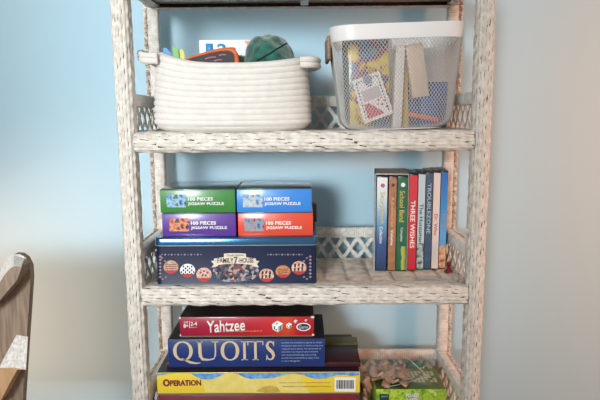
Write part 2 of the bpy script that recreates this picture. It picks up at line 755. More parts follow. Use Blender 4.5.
bm = bmesh.new()
bmesh.ops.create_icosphere(bm, subdivisions=5, radius=1.0)
for v in bm.verts:
    v.co = plush_pt(v.co.normalized())
build('body', bm, M_plush, pl)
bm = bmesh.new()
sp = []
for i in range(25):
    f = i / 24
    x = -0.45 + 1.12 * f
    z = 0.05 + 0.62 * f - 0.10 * math.sin(f * PI * 1.0) * (1 if f < .6 else .9)
    d = Vector((x, -math.sqrt(max(0.05, 1 - min(0.95, x * x + z * z))), z)).normalized()
    sp.append(plush_pt(d))
tube(bm, sp, 0.0016, 6)
build('seam', bm, M_seam, pl)
bm = bmesh.new()
bmesh.ops.create_icosphere(bm, subdivisions=3, radius=1.0)
for v in bm.verts:
    d = v.co.copy()
    k = 1 + 0.08 * math.sin(7 * d.x + 4 * d.z)
    v.co = Vector((-0.121 + d.x * 0.021 * k, 0.096 + d.y * 0.024, 1.086 + d.z * 0.020 * k))
build('head', bm, M_plush2, pl, label='pale green plush head')

M_card = mat('white_card', (236, 240, 242), 0.4)
M_bluei = mat('blue_ink', (60, 150, 215), 0.4)
M_orangei = mat('orange_ink', (225, 120, 60), 0.4)
yn = 0.119
a, b = at(199, 40, yn), at(250, 40, yn)
nb = empty('number_box', 'white flat box printed with blue numbers standing behind the plush toy', 'box', ((a.x + b.x) / 2, yn + 0.009, BZ + 0.014))
build('body', boxbm(a.x, b.x, yn, yn + 0.018, BZ + 0.014, a.z, bev=0.001), M_card, nb)
lettering('1', 206, 213, 43.5, 54, yn, M_bluei, nb, bold=0.03)
lettering('2', 217.5, 226.5, 43.5, 54.5, yn, M_bluei, nb, bold=0.03)
lettering('3', 229, 236, 47, 56, yn, M_orangei, nb, bold=0.02)
bm = bmesh.new()
decal(bm, [(244, 41), (249.5, 41), (249.5, 48)], yn)
build('corner_flash', bm, M_orangei, nb, smooth=False)

M_pouch = mat('black_pouch', (30, 26, 28), 0.6, bump=0.3, bscale=200)
M_orange = mat('orange_piping', (206, 98, 48), 0.5)
M_pink = mat('pink_scrap', (200, 120, 140), 0.6)
pc = empty('zip_pouch', 'black pouch with thick orange edge piping lying inside the rope basket', 'pouch', (-0.165, 0.045, BZ + 0.012))
yp = 0.030
top = [at(u, v, yp) for u, v in ((186, 60), (192, 57), (200, 55), (210, 52), (220, 50), (228, 49.3), (233, 50.5), (236, 54), (237, 60), (236.5, 68))]
bm = bmesh.new()
pts = [(p.x, p.z) for p in top] + [(top[-1].x - 0.004, BZ + 0.014), (top[0].x + 0.03, BZ + 0.014)]
prism(bm, pts, yp, yp + 0.034)
build('body', bm, M_pouch, pc, smooth=False)
bm = bmesh.new()
tube(bm, [(p.x, yp, p.z) for p in top], lambda f: 0.0022 + 0.0028 * f, 8)
tube(bm, [(p.x, yp + 0.034, p.z) for p in top], 0.0026, 8)
build('piping', bm, M_orange, pc)
bm = bmesh.new()
for (u0, v0), (u1, v1) in (((205, 59), (216, 57)), ((214, 61), (222, 60)), ((219, 55.5), (226, 55))):
    p, q = at(u0, v0, yp), at(u1, v1, yp)
    tube(bm, [(p.x, yp - 0.0005, p.z), ((p.x + q.x) / 2, yp - 0.001, (p.z + q.z) / 2 + 0.001), (q.x, yp - 0.0005, q.z)], 0.0011, 6)
build('stripe', bm, M_pink, pc)

M_yel = mat('yellow_green_card', (205, 200, 70), 0.5)
M_lgreen = mat('leaf_green_card', (110, 175, 90), 0.5)
M_blue2 = mat('blue_card', (70, 140, 195), 0.5)


def slab(name, quad, y, t, lean, matl, label, cat):
    p = [at(u, v, y) for u, v in quad]
    bm = bmesh.new()
    prism(bm, [(q.x, q.z) for q in p], y, y + t)
    return tag(build(name, bm, matl, loc=(sum(q.x for q in p) / 4, y, min(q.z for q in p)), smooth=False), label, cat)


slab('folded_card', [(172.5, 46), (177.5, 47.5), (184, 112), (176, 112)], 0.036, 0.002, 0, M_lgreen, 'leaf green card sticking up at the left end of the rope basket', 'card')
slab('folded_card', [(178.2, 48.5), (183.5, 50.5), (194, 112), (186, 112)], 0.042, 0.002, 0, M_yel, 'yellow card beside the leaf green card in the rope basket', 'card')
slab('folded_card', [(163, 47.5), (166.5, 48), (172, 54), (169.8, 112), (163.5, 112)], 0.05, 0.003, 0, M_blue2, 'blue card at the far left inside the rope basket', 'card')

# ------------------------------------------------------------------ wire mesh basket, upper shelf right
M_enamel = mat('white_enamel', (226, 224, 222), 0.35)
M_ply = mat('birch_plywood', (150, 122, 98), 0.5, var=0.25, scale=40, stretch=(1, 1, 6))
WX, WY, WZ = 0.1795, 0.070, Z3 + 0.0005
ROLL = math.radians(-1.6)
wb = empty('mesh_basket', 'white wire mesh basket with a solid rim and plywood handle on the upper shelf', 'basket', (WX, WY, WZ))
BH, RIMH = 0.191, 0.0275


def mesh_pt(u, z):
    """u in 0..1 around, z height above base"""
    k = z / BH
    hx, hy = 0.1035 + 0.0212 * k, 0.078 + 0.013 * k
    if z < 0.024:
        d = 0.024 - math.sqrt(max(0, 0.024 ** 2 - (0.024 - z) ** 2))
        hx -= d
        hy -= d
    r = 0.042
    sx, sy, arc = 2 * (hx - r), 2 * (hy - r), PI / 2 * r
    tot = 2 * sx + 2 * sy + 4 * arc
    s = (u % 1.0) * tot
    for L, kind, p in ((sx, 'l', (-hx + r, -hy, 1, 0)), (arc, 'a', (hx - r, -hy + r, -PI / 2, 0)), (sy, 'l', (hx, -hy + r, 0, 1)),
                       (arc, 'a', (hx - r, hy - r, 0, 0)), (sx, 'l', (hx - r, hy, -1, 0)), (arc, 'a', (-hx + r, hy - r, PI / 2, 0)),
                       (sy, 'l', (-hx, hy - r, 0, -1)), (arc, 'a', (-hx + r, -hy + r, PI, 0))):
        if s <= L:
            if kind == 'l':
                return Vector((WX + p[0] + p[2] * s, WY + p[1] + p[3] * s, WZ + z))
            a = p[2] + s / r
            return Vector((WX + p[0] + r * math.cos(a), WY + p[1] + r * math.sin(a), WZ + z))
        s -= L
    return Vector((WX - hx + r, WY - hy, WZ + z))


bm = bmesh.new()
NCOL, dz = 112, 0.0044
zs = [0.002]
while zs[-1] < BH - RIMH + 0.004:
    zs.append(zs[-1] + (0.0022 if zs[-1] < 0.008 else dz))
g = [[bm.verts.new(mesh_pt((j + 0.5 * (i % 2)) / NCOL, z)) for j in range(NCOL)] for i, z in enumerate(zs)]
for i in range(len(zs) - 2):
    for j in range(NCOL):
        if i % 2 == 0:
            l, r_ = g[i + 1][(j - 1) % NCOL], g[i + 1][j]
        else:
            l, r_ = g[i + 1][j], g[i + 1][(j + 1) % NCOL]
        bm.faces.new((g[i][j], r_, g[i + 2][j], l))
wm = build('mesh_wall', bm, mat('wire_enamel', (200, 198, 195), 0.4), wb)
md = wm.modifiers.new('wire', 'WIREFRAME')
md.thickness = 0.0016
md.use_even_offset = False
md.use_boundary = True
bm = bmesh.new()
loops = []
for off, z in ((0.0, BH - RIMH), (0.0016, BH - RIMH + 0.001), (0.0020, BH - 0.002), (0.0010, BH), (-0.0016, BH), (-0.0022, BH - 0.003), (-0.0016, BH - RIMH)):
    lp = []
    for j in range(96):
        p = mesh_pt(j / 96, z)
        c = Vector((WX, WY, p.z))
        d = (p - c)
        lp.append(p + d.normalized() * off)
    loops.append(lp)
skin_rings(bm, loops, cap0=False, cap1=False)
bmesh.ops.recalc_face_normals(bm, faces=bm.faces[:])
build('rim', bm, M_enamel, wb)
bm = bmesh.new()
skin_rings(bm, [[mesh_pt(j / 80, 0.002) + Vector((0, 0, -0.002)) for j in range(80)], [mesh_pt(j / 80, 0.0025) for j in range(80)]])
build('base', bm, M_enamel, wb)
bm = boxbm(WX - 0.131, WX - 0.1235, WY - 0.052, WY + 0.048, WZ + 0.134, WZ + 0.178, bev=0.003, seg=3)
for yy in (WY - 0.045, WY + 0.041):
    box(bm, WX - 0.126, WX - 0.113, yy - 0.006, yy + 0.006, WZ + 0.156, WZ + 0.176, bev=0.002)
build('handle', bm, M_ply, wb, label='birch plywood handle on the left end')
wb.rotation_euler = (0, ROLL, 0)
wb.location.z += 0.0028

M_ybox = cells_mat('yellow_game_print', [(226, 196, 70), (232, 205, 90), (222, 190, 60), (150, 70, 80), (70, 110, 170), (120, 150, 80)], 34, noise=True)
M_green = mat('dark_green_card', (34, 74, 60), 0.5)
M_paper = mat('white_paper', (232, 228, 222), 0.6)
M_wood = mat('pale_pine', (232, 208, 180), 0.55, var=0.08, scale=30, stretch=(1, 1, 0.2))
M_bluebox = mat('blue_card_box', (60, 104, 160), 0.45)
M_orng = mat('orange_plastic', (235, 120, 70), 0.4)
M_yel2 = mat('yellow_card_box', (222, 186, 78), 0.5)
WB0 = WZ + 0.0035


def upright(name, u0, u1, v_top, y0, y1, matl, label, cat, lean=0.0, bev=0.0015, base=0.0, bot=None):
    """box standing in the mesh basket, its front face seen between u0 and u1"""
    a, b = at(u0, v_top, y0), at(u1, v_top, y0)
    zb = WB0 + base if bot is None else at(u0, bot, y0).z
    cx = (a.x + b.x) / 2
    Mr = Matrix.Translation((cx, 0, zb)) @ Matrix.Rotation(lean, 4, 'Y') @ Matrix.Translation((-cx, 0, -zb))
    bm = boxbm(a.x, b.x, y0, y1, zb, a.z, bev=bev, M=Mr)
    return tag(build(name, bm, matl, loc=(cx, (y0 + y1) / 2, zb)), label, cat)


upright('game_box', 351, 392, 32, 0.045, 0.085, M_ybox, 'yellow patterned game box at the left inside the mesh basket', 'box', lean=-0.04)
upright('game_box', 347, 389, 26.5, 0.088, 0.112, M_green, 'dark green box whose top edge shows above the mesh basket rim', 'box', lean=-0.05)
upright('notepad', 394, 403, 45, 0.024, 0.05, M_paper, 'white notepad standing upright in the middle of the mesh basket', 'notepad', lean=0.03)
upright('card_box', 403, 411, 45, 0.052, 0.075, M_yel2, 'narrow yellow card box beside the white notepad in the mesh basket', 'box', lean=-0.05)
upright('card_box', 408, 448, 82, 0.076, 0.10, M_bluebox, 'low blue card box behind the pale wooden block', 'box')
upright('wooden_block', 414, 431, 43, 0.026, 0.05, M_wood, 'long pale wooden block leaning at the right inside the mesh basket', 'block', lean=-0.16, base=0.025, bot=97)
upright('card_box', 421, 438, 97, 0.026, 0.052, M_bluebox, 'small blue card box underneath the pale wooden block', 'box')
bm = bmesh.new()
p, q = at(408, 114, 0.017), at(438, 120, 0.017)
tube(bm, [(p.x, 0.017, p.z), ((p.x + q.x) / 2, 0.016, (p.z + q.z) / 2), (q.x, 0.017, q.z)], 0.0042, 10)
tag(build('crayon', bm, M_orng, loc=(p.x, 0.017, q.z)), 'orange crayon lying at the bottom front of the mesh basket', 'crayon')

# printed tag inside the front of the basket
M_tag = mat('cream_tag', (246, 238, 234), 0.5)
M_tagpink = mat('pink_tag_print', (186, 62, 74), 0.5, col2=(206, 96, 100), scale=160)
M_tagline = mat('grey_tag_print', (84, 70, 84), 0.5)
M_tagbody = mat('grey_text_print', (222, 206, 208), 0.5, col2=(190, 172, 180), scale=420, stretch=(1, 1, 3))
M_clip = mat('grey_blue_clip', (126, 146, 164), 0.4)
yt = 0.0115


def tquad(pts, y, t, mats, bm, mi):
    prism(bm, [(at(u, v, y).x, at(u, v, y).z) for u, v in pts], y, y + t, mi)


TG = [(352, 81), (379, 70.5), (393.5, 113), (364.5, 124)]


def ti(s, t):
    """bilinear point on the tag (s across, t down)"""
    a = [TG[0][i] + (TG[1][i] - TG[0][i]) * s for i in (0, 1)]
    b = [TG[3][i] + (TG[2][i] - TG[3][i]) * s for i in (0, 1)]
    return (a[0] + (b[0] - a[0]) * t, a[1] + (b[1] - a[1]) * t)


tg = empty('printed_tag', 'pink and cream printed tag tilted against the mesh basket front', 'tag', (at(372, 98, yt).x, yt, at(364, 124, yt).z))
bm = bmesh.new()
tquad([ti(0, 0), ti(1, 0), ti(1, 1), ti(0, 1)], yt, 0.0012, None, bm, 0)
build('card', bm, M_tag, tg, smooth=False)
bm = bmesh.new()
yy = yt - 0.0006
for i in range(9):
    s = 0.10 + 0.80 * i / 9
    for tt in (0.07,):
        tquad([ti(s, tt), ti(s + 0.055, tt), ti(s + 0.055, tt + 0.03), ti(s, tt + 0.03)], yy, 0.0004, None, bm, 0)
for i in range(12):
    t_ = 0.09 + 0.84 * i / 12
    for s in (0.09, 0.87):
        tquad([ti(s, t_), ti(s + 0.04, t_), ti(s + 0.04, t_ + 0.04), ti(s, t_ + 0.04)], yy, 0.0004, None, bm, 0)
for s, t_ in ((0.42, 0.17), (0.50, 0.15), (0.58, 0.17), (0.46, 0.22), (0.54, 0.22)):
    tquad([ti(s, t_), ti(s + 0.06, t_), ti(s + 0.06, t_ + 0.035), ti(s, t_ + 0.035)], yy, 0.0004, None, bm, 0)
build('border_print', bm, M_tagline, tg, smooth=False)
bm = bmesh.new()
tquad([ti(0.2, 0.30), ti(0.82, 0.30), ti(0.82, 0.55), ti(0.2, 0.55)], yy, 0.0004, None, bm, 0)
build('text_print', bm, M_tagbody, tg, smooth=False)
bm = bmesh.new()
tquad([ti(0.16, 0.60), ti(0.34, 0.60), ti(0.72, 0.90), ti(0.72, 0.93), ti(0.16, 0.93)], yy, 0.0004, None, bm, 0)
for s, t_ in ((0.62, 0.60), (0.74, 0.57), (0.80, 0.66), (0.56, 0.68), (0.70, 0.72), (0.80, 0.80)):
    tquad([ti(s, t_), ti(s + 0.08, t_ - 0.02), ti(s + 0.07, t_ + 0.04)], yy, 0.0004, None, bm, 0)
build('picture_print', bm, M_tagpink, tg, smooth=False)
c = at(367.5, 79.5, yt - 0.002)
bm = bmesh.new()
prism(bm, ell(c.x, c.z, 0.0088, 0.0082), yt - 0.0026, yt - 0.0008)
tag(build('round_clip', bm, M_clip, loc=(c.x, yt, c.z - 0.008), smooth=False), 'round blue grey clip holding the top of the printed tag', 'clip')

# ------------------------------------------------------------------ game tin, middle shelf left
M_navy = mat('navy_tin', (14, 28, 62), 0.30, metal=0.0, coat=0.25, spec=0.3)
M_navysheen = mat('navy_lid_painted_sheen', (44, 98, 138), 0.16, metal=0.75, coat=0.6)  # cyan sheen of reflected window light is painted into the lid colour
M_tinedge = mat('bare_tin_edge', (170, 190, 205), 0.25, metal=0.9)
TX0, TX1, TY0, TY1 = -0.2935, 0.0235, 0.005, 0.185
TZ = Z2 + 0.0008
tin = empty('game_tin', 'wide navy blue metal game tin printed with round game pictures under the four puzzle boxes', 'tin', ((TX0 + TX1) / 2, 0.095, TZ))
tcx, tcy = (TX0 + TX1) / 2, (TY0 + TY1) / 2
hx, hy = (TX1 - TX0) / 2, (TY1 - TY0) / 2


def rr3(hx, hy, r, z, n=6):
    return [Vector((tcx + a, tcy + b, z)) for a, b in rrect(hx, hy, r, n)]


bm = bmesh.new()
ZL = 0.7345
skin_rings(bm, [rr3(hx - 0.001, hy - 0.001, 0.012, TZ), rr3(hx + 0.0005, hy + 0.0005, 0.012, TZ + 0.001), rr3(hx, hy, 0.012, TZ + 0.003), rr3(hx, hy, 0.012, ZL)])
build('body', bm, M_navy, tin, angle=0.5)
bm = bmesh.new()
skin_rings(bm, [rr3(hx + 0.0010, hy + 0.0010, 0.013, ZL), rr3(hx + 0.0026, hy + 0.0026, 0.014, ZL + 0.0006), rr3(hx + 0.0026, hy + 0.0026, 0.014, ZL + 0.0020), rr3(hx + 0.0012, hy + 0.0012, 0.013, ZL + 0.0028)])
build('lid_bead', bm, M_tinedge, tin)
bm = bmesh.new()
skin_rings(bm, [rr3(hx + 0.0012, hy + 0.0012, 0.013, ZL + 0.0028), rr3(hx + 0.0012, hy + 0.0012, 0.013, 0.7480), rr3(hx + 0.0002, hy + 0.0002, 0.012, 0.7503), rr3(hx - 0.002, hy - 0.002, 0.011, 0.7512)])
build('lid', bm, M_navysheen, tin, angle=0.9)
bm = bmesh.new()
skin_rings(bm, [rr3(hx + 0.0008, hy + 0.0008, 0.012, TZ + 0.0002), rr3(hx + 0.0014, hy + 0.0014, 0.012, TZ + 0.0012), rr3(hx + 0.0006, hy + 0.0006, 0.012, TZ + 0.0022)])
build('bottom_bead', bm, M_tinedge, tin)
YF = TY0
M_beige = mat('beige_print', (206, 170, 140), 0.35, col2=(168, 120, 92), scale=260)
M_pinkp = mat('pale_pink_print', (226, 196, 180), 0.35, col2=(196, 140, 124), scale=240)
M_redp = mat('red_print', (178, 52, 48), 0.35)
M_blackp = mat('black_print', (34, 24, 26), 0.35)
M_cream = mat('cream_ribbon', (226, 214, 196), 0.4, var=0.08, scale=160)
M_orgp = mat('orange_print', (214, 150, 90), 0.35, col2=(180, 100, 60), scale=300)
M_heap = cells_mat('heap_of_pieces_print', [(30, 30, 40), (90, 100, 120), (150, 150, 165), (120, 70, 66), (46, 40, 52), (176, 150, 140), (60, 70, 96)], 190)


def disc(u, v, ru, rv, base, deco):
    bm = bmesh.new()
    decal(bm, ell(u, v, ru, rv), YF, 0)
    decal(bm, [(u + ru * math.cos(a), v + rv * math.sin(a)) for a in [PI * (0.16 + 0.68 * i / 10) for i in range(11)]], YF, 1, lift=0.0007)
    if deco == 'checks':
        n = 7
        for i in range(n):
            for j in range(n):
                cu, cv = u + (i - 3) * ru * 0.27, v + (j - 3) * rv * 0.27 - rv * 0.05
                if (i + j) % 2 == 0 and math.hypot((cu - u) / ru, (cv - v) / rv) < 0.86 and cv < v + rv * 0.5:
                    k = 0.14
                    decal(bm, [(cu - ru * k, cv), (cu, cv - rv * k * 1.3), (cu + ru * k, cv), (cu, cv + rv * k * 1.3)], YF, 2, lift=0.0008)
    elif deco == 'bars':
        for du, dv, w, h in ((-.5, -.35, .3, .5), (0, -.45, .28, .42), (.5, -.35, .3, .5), (-.55, .25, .25, .5), (-.05, .2, .25, .45), (.45, .2, .25, .5)):
            decal(bm, [(u + ru * (du - w / 2), v + rv * (dv - h / 2)), (u + ru * (du + w / 2), v + rv * (dv - h / 2)), (u + ru * (du + w * .2), v + rv * (dv + h / 2)), (u + ru * (du - w / 2), v + rv * (dv + h / 2))], YF, 2, lift=0.0008)
    elif deco == 'dots':
        for du, dv in ((-.45, -.3), (0, -.5), (.45, -.3), (-.2, .1), (.25, .12)):
            decal(bm, ell(u + ru * du, v + rv * dv, ru * .14, rv * .14, 10), YF, 2, lift=0.0008)
    elif deco == 'lines':
        for dv in (-.4, -.12, .18):
            decal(bm, [(u - ru * .7, v + rv * dv), (u + ru * .7, v + rv * (dv - .05)), (u + ru * .7, v + rv * (dv + .04)), (u - ru * .7, v + rv * (dv + .1))], YF, 2, lift=0.0008)
    return build('game_picture', bm, [base, M_redp, M_blackp if deco in ('checks', 'bars') else M_tagline], tin, smooth=False)


disc(171, 267, 7.4, 6.6, M_beige, 'lines')
disc(187.6, 270.5, 7.6, 6.8, M_card, 'checks')
disc(204, 274.5, 7.6, 7.0, M_pinkp, 'dots')
disc(266.5, 275.2, 7.4, 6.6, M_pinkp, 'bars')
disc(283, 271.5, 7.4, 6.2, M_orgp, 'lines')
disc(299, 267.8, 7.4, 6.8, M_pinkp, 'bars')
bm = bmesh.new()
decal(bm, [(213, 269), (216, 264), (222, 262), (235, 259.5), (248, 262), (255, 265), (259, 270), (258, 276), (252, 280), (240, 282), (226, 282), (216, 280), (212, 275)], YF, 0, lift=0.0002)
build('heap_picture', bm, M_heap, tin, smooth=False)


def arc_band(bm, u0, u1, v_mid, v_end, h, mi, lift):
    n = 16
    up = []
    lo = []
    for i in range(n + 1):
        f = i / n
        u = u0 + (u1 - u0) * f
        v = v_end + (v_mid - v_end) * (1 - (2 * f - 1) ** 2)
        up.append((u, v))
        lo.append((u, v + h))
    decal(bm, up + lo[::-1], YF, mi, lift=lift)


bm = bmesh.new()
arc_band(bm, 224, 246, 253.0, 253.6, 4.0, 0, 0.0009)
arc_band(bm, 214, 256, 256.5, 258.5, 7.0, 0, 0.0012)
decal(bm, [(211, 261), (217, 260), (218, 266), (211.5, 267.5), (214, 264)], YF, 0, lift=0.0008)
decal(bm, [(253, 260), (259.5, 261), (257, 264), (259, 267.5), (252, 266)], YF, 0, lift=0.0008)
build('ribbon', bm, M_cream, tin, smooth=False)
M_brown = mat('brown_ink', (92, 64, 44), 0.5)
lettering('FAMILY', 217.5, 233.5, 257.8, 262.8, YF - 0.0012, M_brown, tin, bold=0.015)
lettering('7', 233.8, 237.8, 256.6, 264, YF - 0.0012, M_brown, tin, bold=0.015)
lettering('-HOUSE', 238.2, 253.5, 257.8, 262.8, YF - 0.0012, M_brown, tin, bold=0.015)
lettering('Classic Games', 226.5, 243.5, 254.0, 256.2, YF - 0.0009, M_brown, tin)
M_trimp = mat('dusty_pink_print', (150, 128, 132), 0.4)
bm = bmesh.new()
for u0, u1 in ((162, 201), (268, 302)):
    n = 13
    for i in range(n):
        u = u0 + (u1 - u0) * i / (n - 1)
        s = 1.1 if i % 2 else 0.7
        decal(bm, [(u - s, 254.6), (u, 254.6 - s), (u + s, 254.6), (u, 254.6 + s)], YF)
for u in (160.2, 310.3):
    for i in range(7):
        v = 256.5 + i * 3.4
        decal(bm, [(u - 1.5, v), (u, v - 1.3), (u + 1.5, v), (u, v + 1.3)], YF)
for pts in ((162, 258), (165, 261), (162.5, 279), (166, 277)), ((307, 258), (304, 261), (307, 279), (304, 277)):
    for u, v in pts:
        decal(bm, [(u - 1.2, v), (u, v - 1), (u + 1.2, v), (u, v + 1)], YF)
build('border_print', bm, M_trimp, tin, smooth=False)

# ------------------------------------------------------------------ four puzzle boxes
M_lidreflect = mat('puzzle_lid_painted_reflection', (104, 122, 124), 0.10, coat=1.0, col2=(66, 82, 86), scale=14)  # grey-cyan reflection of the surroundings on the glossy lids, put into the colour


def puzzle_box(x0, x1, z0, z1, u0, v0, du, side, face_c, pic_cols, label):
    """u0,v0: pixel of the picture's upper-left corner on the front face"""
    y0, y1 = 0.015, 0.150
    r = empty('puzzle_box', label, 'box', ((x0 + x1) / 2, (y0 + y1) / 2, z0), 'jigsaw puzzle boxes stacked on the tin')
    mface = mat('puzzle_card', face_c, 0.34, coat=0.25, bump=0.12, bscale=90, stretch=(4, 1, 0.4))
    build('body', boxbm(x0, x1, y0, y1, z0, z1 - 0.0012, bev=0.0018), mface, r)
    build('lid_picture_or_reflection', boxbm(x0 + 0.001, x1 - 0.001, y0 + 0.001, y1 - 0.001, z1 - 0.0014, z1 - 0.0002, bev=0.0004), M_lidreflect, r)
    bm = bmesh.new()
    decal(bm, [(u0, v0), (u0 + 19.5, v0), (u0 + 19.5, v0 + 12.8), (u0, v0 + 12.8)], y0)
    build('picture', bm, cells_mat('puzzle_picture', pic_cols, 95, noise=True), r, smooth=False)
    lettering('100 PIECES', u0 + 21.5, u0 + 21.5 + 25, v0 + 2.6, v0 + 6.3, y0, M_white, r, bold=0.03)
    lettering('JIGSAW PUZZLE', u0 + 21.5, u0 + 21.5 + 36, v0 + 7.6, v0 + 11.4, y0, M_white, r, bold=0.03)
    return r


ZA, ZB, ZC = 0.7514, 0.7985, 0.8455
puzzle_box(-0.2815, -0.1345, ZB + 0.0002, ZC, 166.5, 194.5, 0, 0, (58, 128, 58), [(30, 60, 90), (70, 140, 200), (150, 190, 215), (70, 90, 70), (40, 50, 40)], 'green jigsaw puzzle box on top of the purple one')
puzzle_box(-0.2795, -0.1345, ZA, ZB, 169.5, 218.5, 0, 0, (88, 54, 142), [(60, 30, 50), (190, 90, 60), (230, 150, 90), (90, 50, 60), (40, 30, 50)], 'purple jigsaw puzzle box lying on the tin under the green one')
puzzle_box(-0.1318, 0.0150, ZB + 0.0002, ZC, 243, 194.5, 0, 0, (52, 130, 212), [(70, 110, 150), (140, 180, 210), (200, 190, 180), (90, 110, 140)], 'blue jigsaw puzzle box on top of the red one')
puzzle_box(-0.1305, 0.0170, ZA, ZB, 244.5, 218.5, 0, 0, (212, 72, 48), [(60, 80, 100), (110, 150, 180), (170, 130, 120), (60, 60, 70)], 'red jigsaw puzzle box lying on the tin under the blue one')
tag(build('card_box', boxbm(-0.03, 0.0275, 0.155, 0.183, ZA, ZA + 0.040, bev=0.001), M_black, loc=(0, 0.17, ZA)), 'small black box on the tin behind the red puzzle box', 'box')

# ------------------------------------------------------------------ discs in cases, middle shelf right
M_slip = mat('grey_slipcase_card', (172, 170, 160), 0.5, var=0.15, scale=60)
M_case = mat('black_case_plastic', (26, 26, 28), 0.3)
YD = 0.096
DZ = Z2 + 0.0012


def spine(name, u0, u1, v_top, v_bot, y, label, faces, words, badge=None, group='disc cases standing in a row'):
    a, b = at(u0, v_top, y), at(u1, v_top, y)
    x0, x1 = a.x, b.x
    zt = a.z
    r = empty(name, label, 'disc case', ((x0 + x1) / 2, y, DZ), group)
    build('case', boxbm(x0 - 0.0006, x1 + 0.0006, y, y + 0.095, DZ, zt + 0.003, bev=0.0012), M_case, r)
    r.rotation_euler = (0, 0, math.radians(-7))
    bm = bmesh.new()
    mats = []
    for i, (f0, f1, mt) in enumerate(faces):
        z_1, z_0 = zt - (zt - DZ - 0.002) * f0, zt - (zt - DZ - 0.002) * f1
        box(bm, x0 - 0.0002, x1 + 0.0002, y - 0.0006, y + 0.001, z_0, z_1, mat=i)
        mats.append(mt)
    build('spine_sleeve', bm, mats, r, smooth=False)
    for body, f0, f1, g0, g1, mt, up in words:
        z_1, z_0 = zt - (zt - DZ) * f0, zt - (zt - DZ) * f1
        w = x1 - x0
        build('lettering', text_bm(body, x0 + w * g0, x0 + w * g1, z_0, z_1, y - 0.0007, vertical=True, bold=0.015), mt, r, smooth=False)
    if badge:
        bu, bv, br, bmat = badge
        p = at(bu, bv, y)
        bm = bmesh.new()
        prism(bm, ell(p.x, p.z, br, br, 16), y - 0.0009, y)
        build('badge_print', bm, bmat, r, smooth=False)
    return r


def S(n, c, rough=0.3, c2=None):
    return mat(n, c, rough, coat=0.4, col2=c2, scale=60)


Y_gold = mat('gold_ink', (214, 190, 96), 0.4)
h0, h1 = DZ, at(382, 176, YD).z
s1 = print_mat('white_to_blue_print', [(0.0, (38, 58, 96)), (0.30, (44, 78, 130)), (0.55, (110, 160, 196)), (0.78, (206, 220, 226)), (1.0, (232, 234, 236))], 'Z', 0.0, h1 - h0)
s2 = S('tan_print', (176, 122, 84), c2=(150, 98, 66))
s3 = S('green_print', (24, 108, 66), c2=(18, 88, 54))
s3b = print_mat('green_yellow_print', [(0.0, (30, 90, 50)), (0.45, (24, 108, 66)), (0.55, (206, 196, 80)), (1.0, (30, 110, 66))], 'X', -0.012, 0.012, noise=0.5, scale=50)
spine('disc_case', 377.3, 387.4, 177.5, 268, YD, 'wide white to blue disc case, first in the grey slipcase', [(0, 1, s1)], [('Storybook', .15, .50, .22, .78, Y_gold, 0), ('Collection', .52, .70, .30, .62, M_card, 0)], badge=(382.8, 185.5, 0.0045, mat('badge_red', (190, 82, 58))))
spine('disc_case', 389.3, 396.7, 177.5, 268, YD, 'tan brown disc case in the middle of the grey slipcase', [(0, 1, s2)], [('Adventures', .20, .52, .28, .75, mat('pale_tan_ink', (208, 172, 130)), 0), ('Volume', .55, .72, .32, .7, M_card, 0)], badge=(393.2, 185, 0.0034, M_blackp))
spine('disc_case', 397.9, 407.9, 177.5, 268, YD, 'wide green disc case, last in the grey slipcase', [(0, .74, s3), (.74, 1, s3b)], [('School Band', .14, .47, .22, .74, Y_gold, 0), ('Complete', .53, .68, .30, .64, M_card, 0)], badge=(403.1, 184.8, 0.0046, M_card))
s4, s4b = S('red_print_spine', (204, 34, 52)), None
spine('disc_case', 409.6, 417.5, 175.5, 267, 0.0980, 'bright red disc case with white writing beside the slipcase', [(0, 1, s4)], [('THREE WISHES', .26, .76, .22, .80, M_white, 0)])
spine('disc_case', 418.8, 425.5, 174.5, 266.5, 0.1005, 'silver grey disc case with dark picture at its foot beside the red one', [(0, .72, S('silver_print', (186, 200, 206))), (.72, 1, cells_mat('dark_picture_print', [(40, 44, 40), (110, 110, 90), (190, 200, 200), (60, 60, 56)], 90, noise=True))], [('The Huntsman', .30, .72, .25, .80, mat('slate_ink', (70, 84, 96)), 0)])
spine('disc_case', 426.5, 433.0, 173.5, 265.8, 0.1030, 'slate blue disc case with pale capital letters in the row', [(0, 1, S('slate_blue_print', (66, 92, 118), c2=(54, 76, 100)))], [('TROUBLEZONE', .10, .62, .22, .80, mat('pale_slate_ink', (170, 190, 204)), 0)])
spine('disc_case', 434.1, 440.6, 173.0, 265.4, 0.1055, 'cream white disc case with small red writing, second from the right post', [(0, 1, S('cream_print', (222, 206, 198)))], [('Dr. Who', .42, .64, .25, .75, mat('dull_red_ink', (178, 84, 84)), 0)])
spine('disc_case', 441.7, 448.0, 172.5, 265, 0.1080, 'bright blue disc case with orange foot nearest the right post', [(0, .76, print_mat('blue_sky_print', [(0, (110, 170, 220)), (0.6, (60, 140, 205)), (1, (44, 110, 190))], 'Z', 0.04, 0.2)), (.76, 1, cells_mat('orange_picture_print', [(150, 60, 40), (210, 120, 70), (232, 190, 150), (120, 60, 50)], 80, noise=True))], [('Journey', .42, .56, .28, .72, mat('amber_ink', (190, 150, 90)), 0)])
